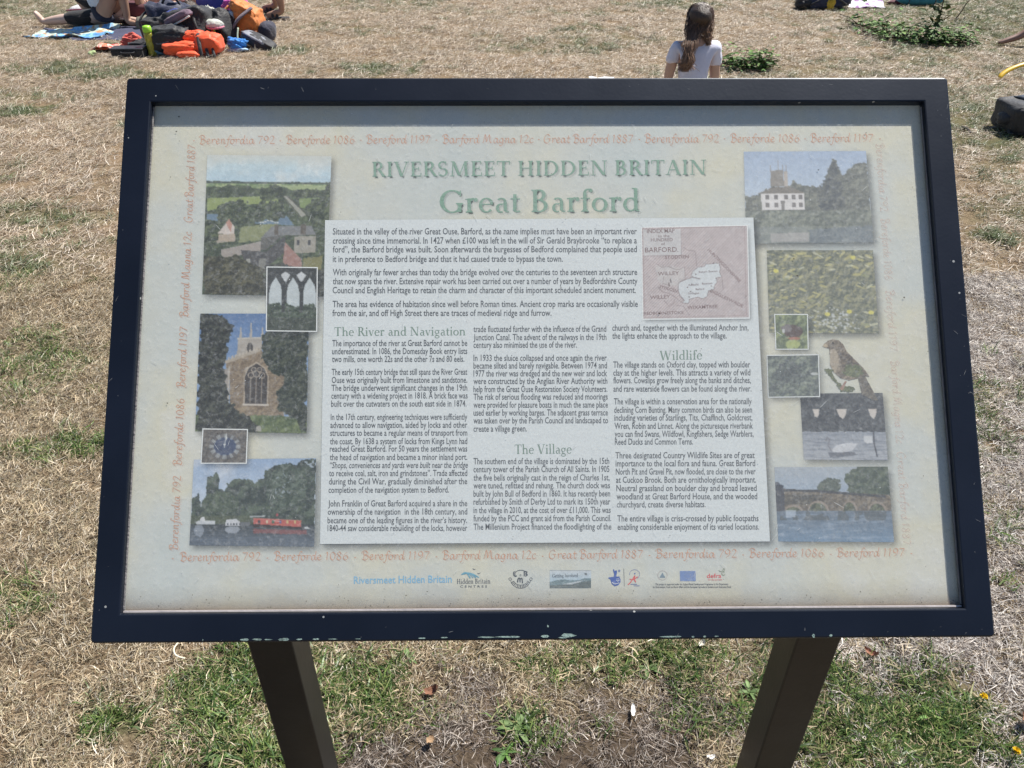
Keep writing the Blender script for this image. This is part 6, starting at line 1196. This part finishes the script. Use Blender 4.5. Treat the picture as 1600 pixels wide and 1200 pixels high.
def branch(label, spx, spread, hgt, n, size, seed, group=None, cols=GL, name='cut_branch'):
    pts = [at_px(*q) + Vector((0, 0, .02)) for q in spx]; base = pts[0].copy(); loc = pts[0]; t = thing(name, label, 'branch', tuple(loc)); R = random.Random(seed)
    P = smoothpts([q - loc for q in pts], 6); V, F = tube(P, [.011 * (1 - .7 * i / len(P)) for i in range(len(P))], 6); obj('stem', mesh_from('stem', V, F, True), BRK, t)
    C = []
    for i in range(n):
        f_ = R.random() ** .8 * .86 + .14; k = min(int(f_ * (len(P) - 1)), len(P) - 2); b_ = P[k].lerp(P[k + 1], R.random()); sp_ = spread * (.35 + .65 * sin(min(1, f_ * 1.15) * pi) if f_ < .9 else .5)
        C.append(b_ + Vector((R.gauss(0, sp_ * .5), R.gauss(0, sp_ * .5), abs(R.gauss(0, hgt * .5)))))
    for i in range(9):
        k = R.randrange(3, len(P) - 1); a = P[k]; e_ = a + Vector((R.gauss(0, spread * .6), R.gauss(0, spread * .6), R.uniform(.02, hgt))); V, F = tube([a, a.lerp(e_, .5) + Vector((0, 0, .02)), e_], .004, 5); obj('twig', mesh_from('twig', V, F, True), BRK, t)
    leafmass('leaves', C, size, seed, cols, t); return t
branch('long fallen leafy branch with bare stem end, right of the seated girl', [(1322, 33), (1350, 42), (1390, 58), (1430, 66), (1470, 70), (1512, 68)], .24, .14, 1150, .055, 3)
branch('short leafy green branch on the grass just right of the seated girl', [(1128, 100), (1150, 106), (1175, 110), (1200, 108)], .15, .13, 480, .05, 5)
def upright(label, px, py, h, n, size, seed, lean=(0, 0), cols=GL, name='sapling'):
    b0 = at_px(px, py); t = thing(name, label, 'plant', tuple(b0)); R = random.Random(seed); P = smoothpts([(0, 0, 0), (lean[0] * .3 + .01, lean[1] * .3, h * .4), (lean[0] * .7 - .01, lean[1] * .7, h * .75), (lean[0], lean[1], h)], 5)
    V, F = tube(P, [.007 * (1 - .6 * i / len(P)) for i in range(len(P))], 6); obj('stem', mesh_from('stem', V, F, True), BRK, t)
    C = [];
    for i in range(n):
        f_ = R.choice([.22, .3, .52, .6, .95, 1.0, .9, .4]) + R.gauss(0, .03); k = max(0, min(int(f_ * (len(P) - 1)), len(P) - 1)); C.append(P[k] + Vector((R.gauss(0, .05), R.gauss(0, .05), R.gauss(0, .02))))
    leafmass('leaves', C, size, seed, cols, t, up=1.0); return t
upright('slim upright sapling rising behind the fallen leafy branch', 1455, 62, .46, 120, .07, 7, (.03, .0), cols=[(.07, .10, .035), (.10, .12, .05), (.05, .08, .03), (.16, .12, .05)])
upright('small wispy weed with pale stems right of the sapling', 1492, 30, .22, 34, .04, 9, (.12, .0), name='weed', cols=[(.2, .24, .12), (.3, .32, .2)])
# rosette weeds at the foot of the board
def rosette(label, px, py, n, L, seed, group=None, cols=GL):
    b0 = at_px(px, py); t = thing('rosette_weed', label, 'weed', tuple(b0), group=group); R = random.Random(seed)
    for i in range(n):
        a = 2 * pi * i / n + R.gauss(0, .45); l = L * R.uniform(.45, 1.2); w = l * R.uniform(.24, .36); V = []; F = []; C = []; q = np.array(R.choice(cols)) * R.uniform(.8, 1.3)
        for k in range(6):
            f_ = k / 5; r_ = f_ * l * .95; z = .008 + l * (.5 * f_ - .42 * f_ * f_); ww = w * (.25 + 1.5 * f_ * (1 - f_) * 1.6) * (1 if k < 5 else .1)
            for sd in (-1, 0, 1): V.append((cos(a) * r_ - sin(a) * ww / 2 * sd, sin(a) * r_ + cos(a) * ww / 2 * sd, z + abs(sd) * ww * .2)); C.append(q * (1.25 if sd == 0 else 1))
        for k in range(5):
            for j in range(2): ii = k * 3 + j; F.append((ii, ii + 1, ii + 4, ii + 3))
        obj('leaf', fast_quads('leaf', V, F, np.array(C), True), LEAFM, t)
    return t
LG = [(.10, .155, .055), (.13, .19, .075), (.08, .13, .045)]
rosette('pale green rosette weed midway between the two posts', 808, 1140, 11, .045, 3, cols=LG)
rosette('small dark rosette weed below the pale one between the posts', 790, 1176, 9, .035, 4)
rosette('green weed right of centre under the board edge', 1012, 1042, 9, .036, 5, cols=LG)
rosette('weed close to the left side of the right post', 1170, 1085, 8, .032, 6, cols=LG)
rosette('large weed under the board just right of the left post', 640, 1030, 8, .030, 8, cols=LG)
rosette('dark green weed at the bottom right of the lawn', 1450, 1125, 9, .034, 9)
rosette('broad leaved weed at the bottom edge left of the left post', 345, 1178, 9, .036, 10, cols=LG)
def fallen(label, px, py, L, w, col, seed, a=0, curl=.5, name='fallen_leaf', cat='leaf', rough=.8):
    R = random.Random(seed); V = []; n = 9; m_ = 5; F = []
    for i in range(n):
        f_ = i / (n - 1); ww = w * sin(pi * min(.98, f_ * .9 + .08)) ** .7 * (1 + .15 * sin(i * 2.3))
        for j in range(m_): s_ = (j / (m_ - 1) - .5) * 2; V.append(((f_ - .5) * L, s_ * ww / 2, .012 + L * curl * ((f_ - .5) ** 2 + .35 * s_ * s_ * (w / L)) + R.uniform(0, .0015)))
    for i in range(n - 1):
        for j in range(m_ - 1): k = i * m_ + j; F.append((k, k + 1, k + m_ + 1, k + m_))
    p = at_px(px, py, .004); o = obj(name, mesh_from(name, V, F, True), cmat(name + str(seed), *col, rough=rough, scale=60), loc=p, rot=(R.gauss(0, .2), R.gauss(0, .2), a)); o.name = name
    return tag(o, label, cat)
fallen('curled orange brown dead leaf right of the left post', 682, 1084, .034, .024, (.24, .115, .07), 1, .2, 1.0)
fallen('small pale orange dead leaf at the bottom centre left', 669, 1166, .022, .016, (.36, .24, .14), 2, 1.0, .8)
fallen('narrow white feather lying between the posts', 990, 1116, .034, .010, (.80, .80, .78), 3, 1.45, .3, 'feather', 'feather')
fallen('reddish brown dead leaf right of the right post', 1362, 1033, .034, .016, (.30, .14, .09), 4, 2.2, 1.2)
fallen('crumpled brown dead leaf at the right edge of the lawn', 1594, 1135, .04, .026, (.26, .14, .09), 5, .4, 1.2)
fallen('small white scrap at the bottom edge left of the right post', 1108, 1192, .020, .012, (.78, .77, .74), 6, .3, 1.0, 'paper_scrap', 'paper')
fallen('pale cream dead leaf under the board at centre right', 1098, 1014, .022, .014, (.6, .57, .5), 7, .9, 1.0)
P = [at_px(*q) + Vector((0, 0, .022)) for q in ((281, 1012), (275, 1022), (278, 1032), (292, 1037))]; V, F = tube(smoothpts([q - P[0] for q in P], 5), .0022, 5); o = obj('straw_stalk', mesh_from('straw_stalk', V, F, True), cmat('pale_straw', .72, .66, .5), loc=P[0]); tag(o, 'curved pale straw stalk near the lower left board corner', 'straw')
for k, (px, py, lb) in enumerate(((1527, 1108, 'small yellow flower in the grass at the lower right'), (1577, 1192, 'yellow flower at the bottom right corner'))):
    p = at_px(px, py); t = thing('dandelion_flower', lb, 'flower', tuple(p)); tube_obj('stem', [(0, 0, 0), (.002, 0, .02), (0, .002, .034)], .0015, cmat('flower_stem', .12, .2, .06), t, n=5); V = []; F = []; C = []; R = random.Random(k)
    for i in range(34):
        a = R.uniform(0, 6.28); el = R.uniform(.1, 1.2); l = .009; b0 = len(V); d = Vector((cos(a) * cos(el), sin(a) * cos(el), sin(el))); s_ = Vector((-sin(a), cos(a), 0)) * .0016; c0 = Vector((0, .002, .034)); V += [c0 - s_ * .5, c0 + s_ * .5, c0 + d * l + s_, c0 + d * l - s_]; F.append((b0, b0 + 1, b0 + 2, b0 + 3)); C += [(.8, .55, .02)] * 4
    obj('petals', fast_quads('petals', V, F, np.array(C)), LEAFM, t)
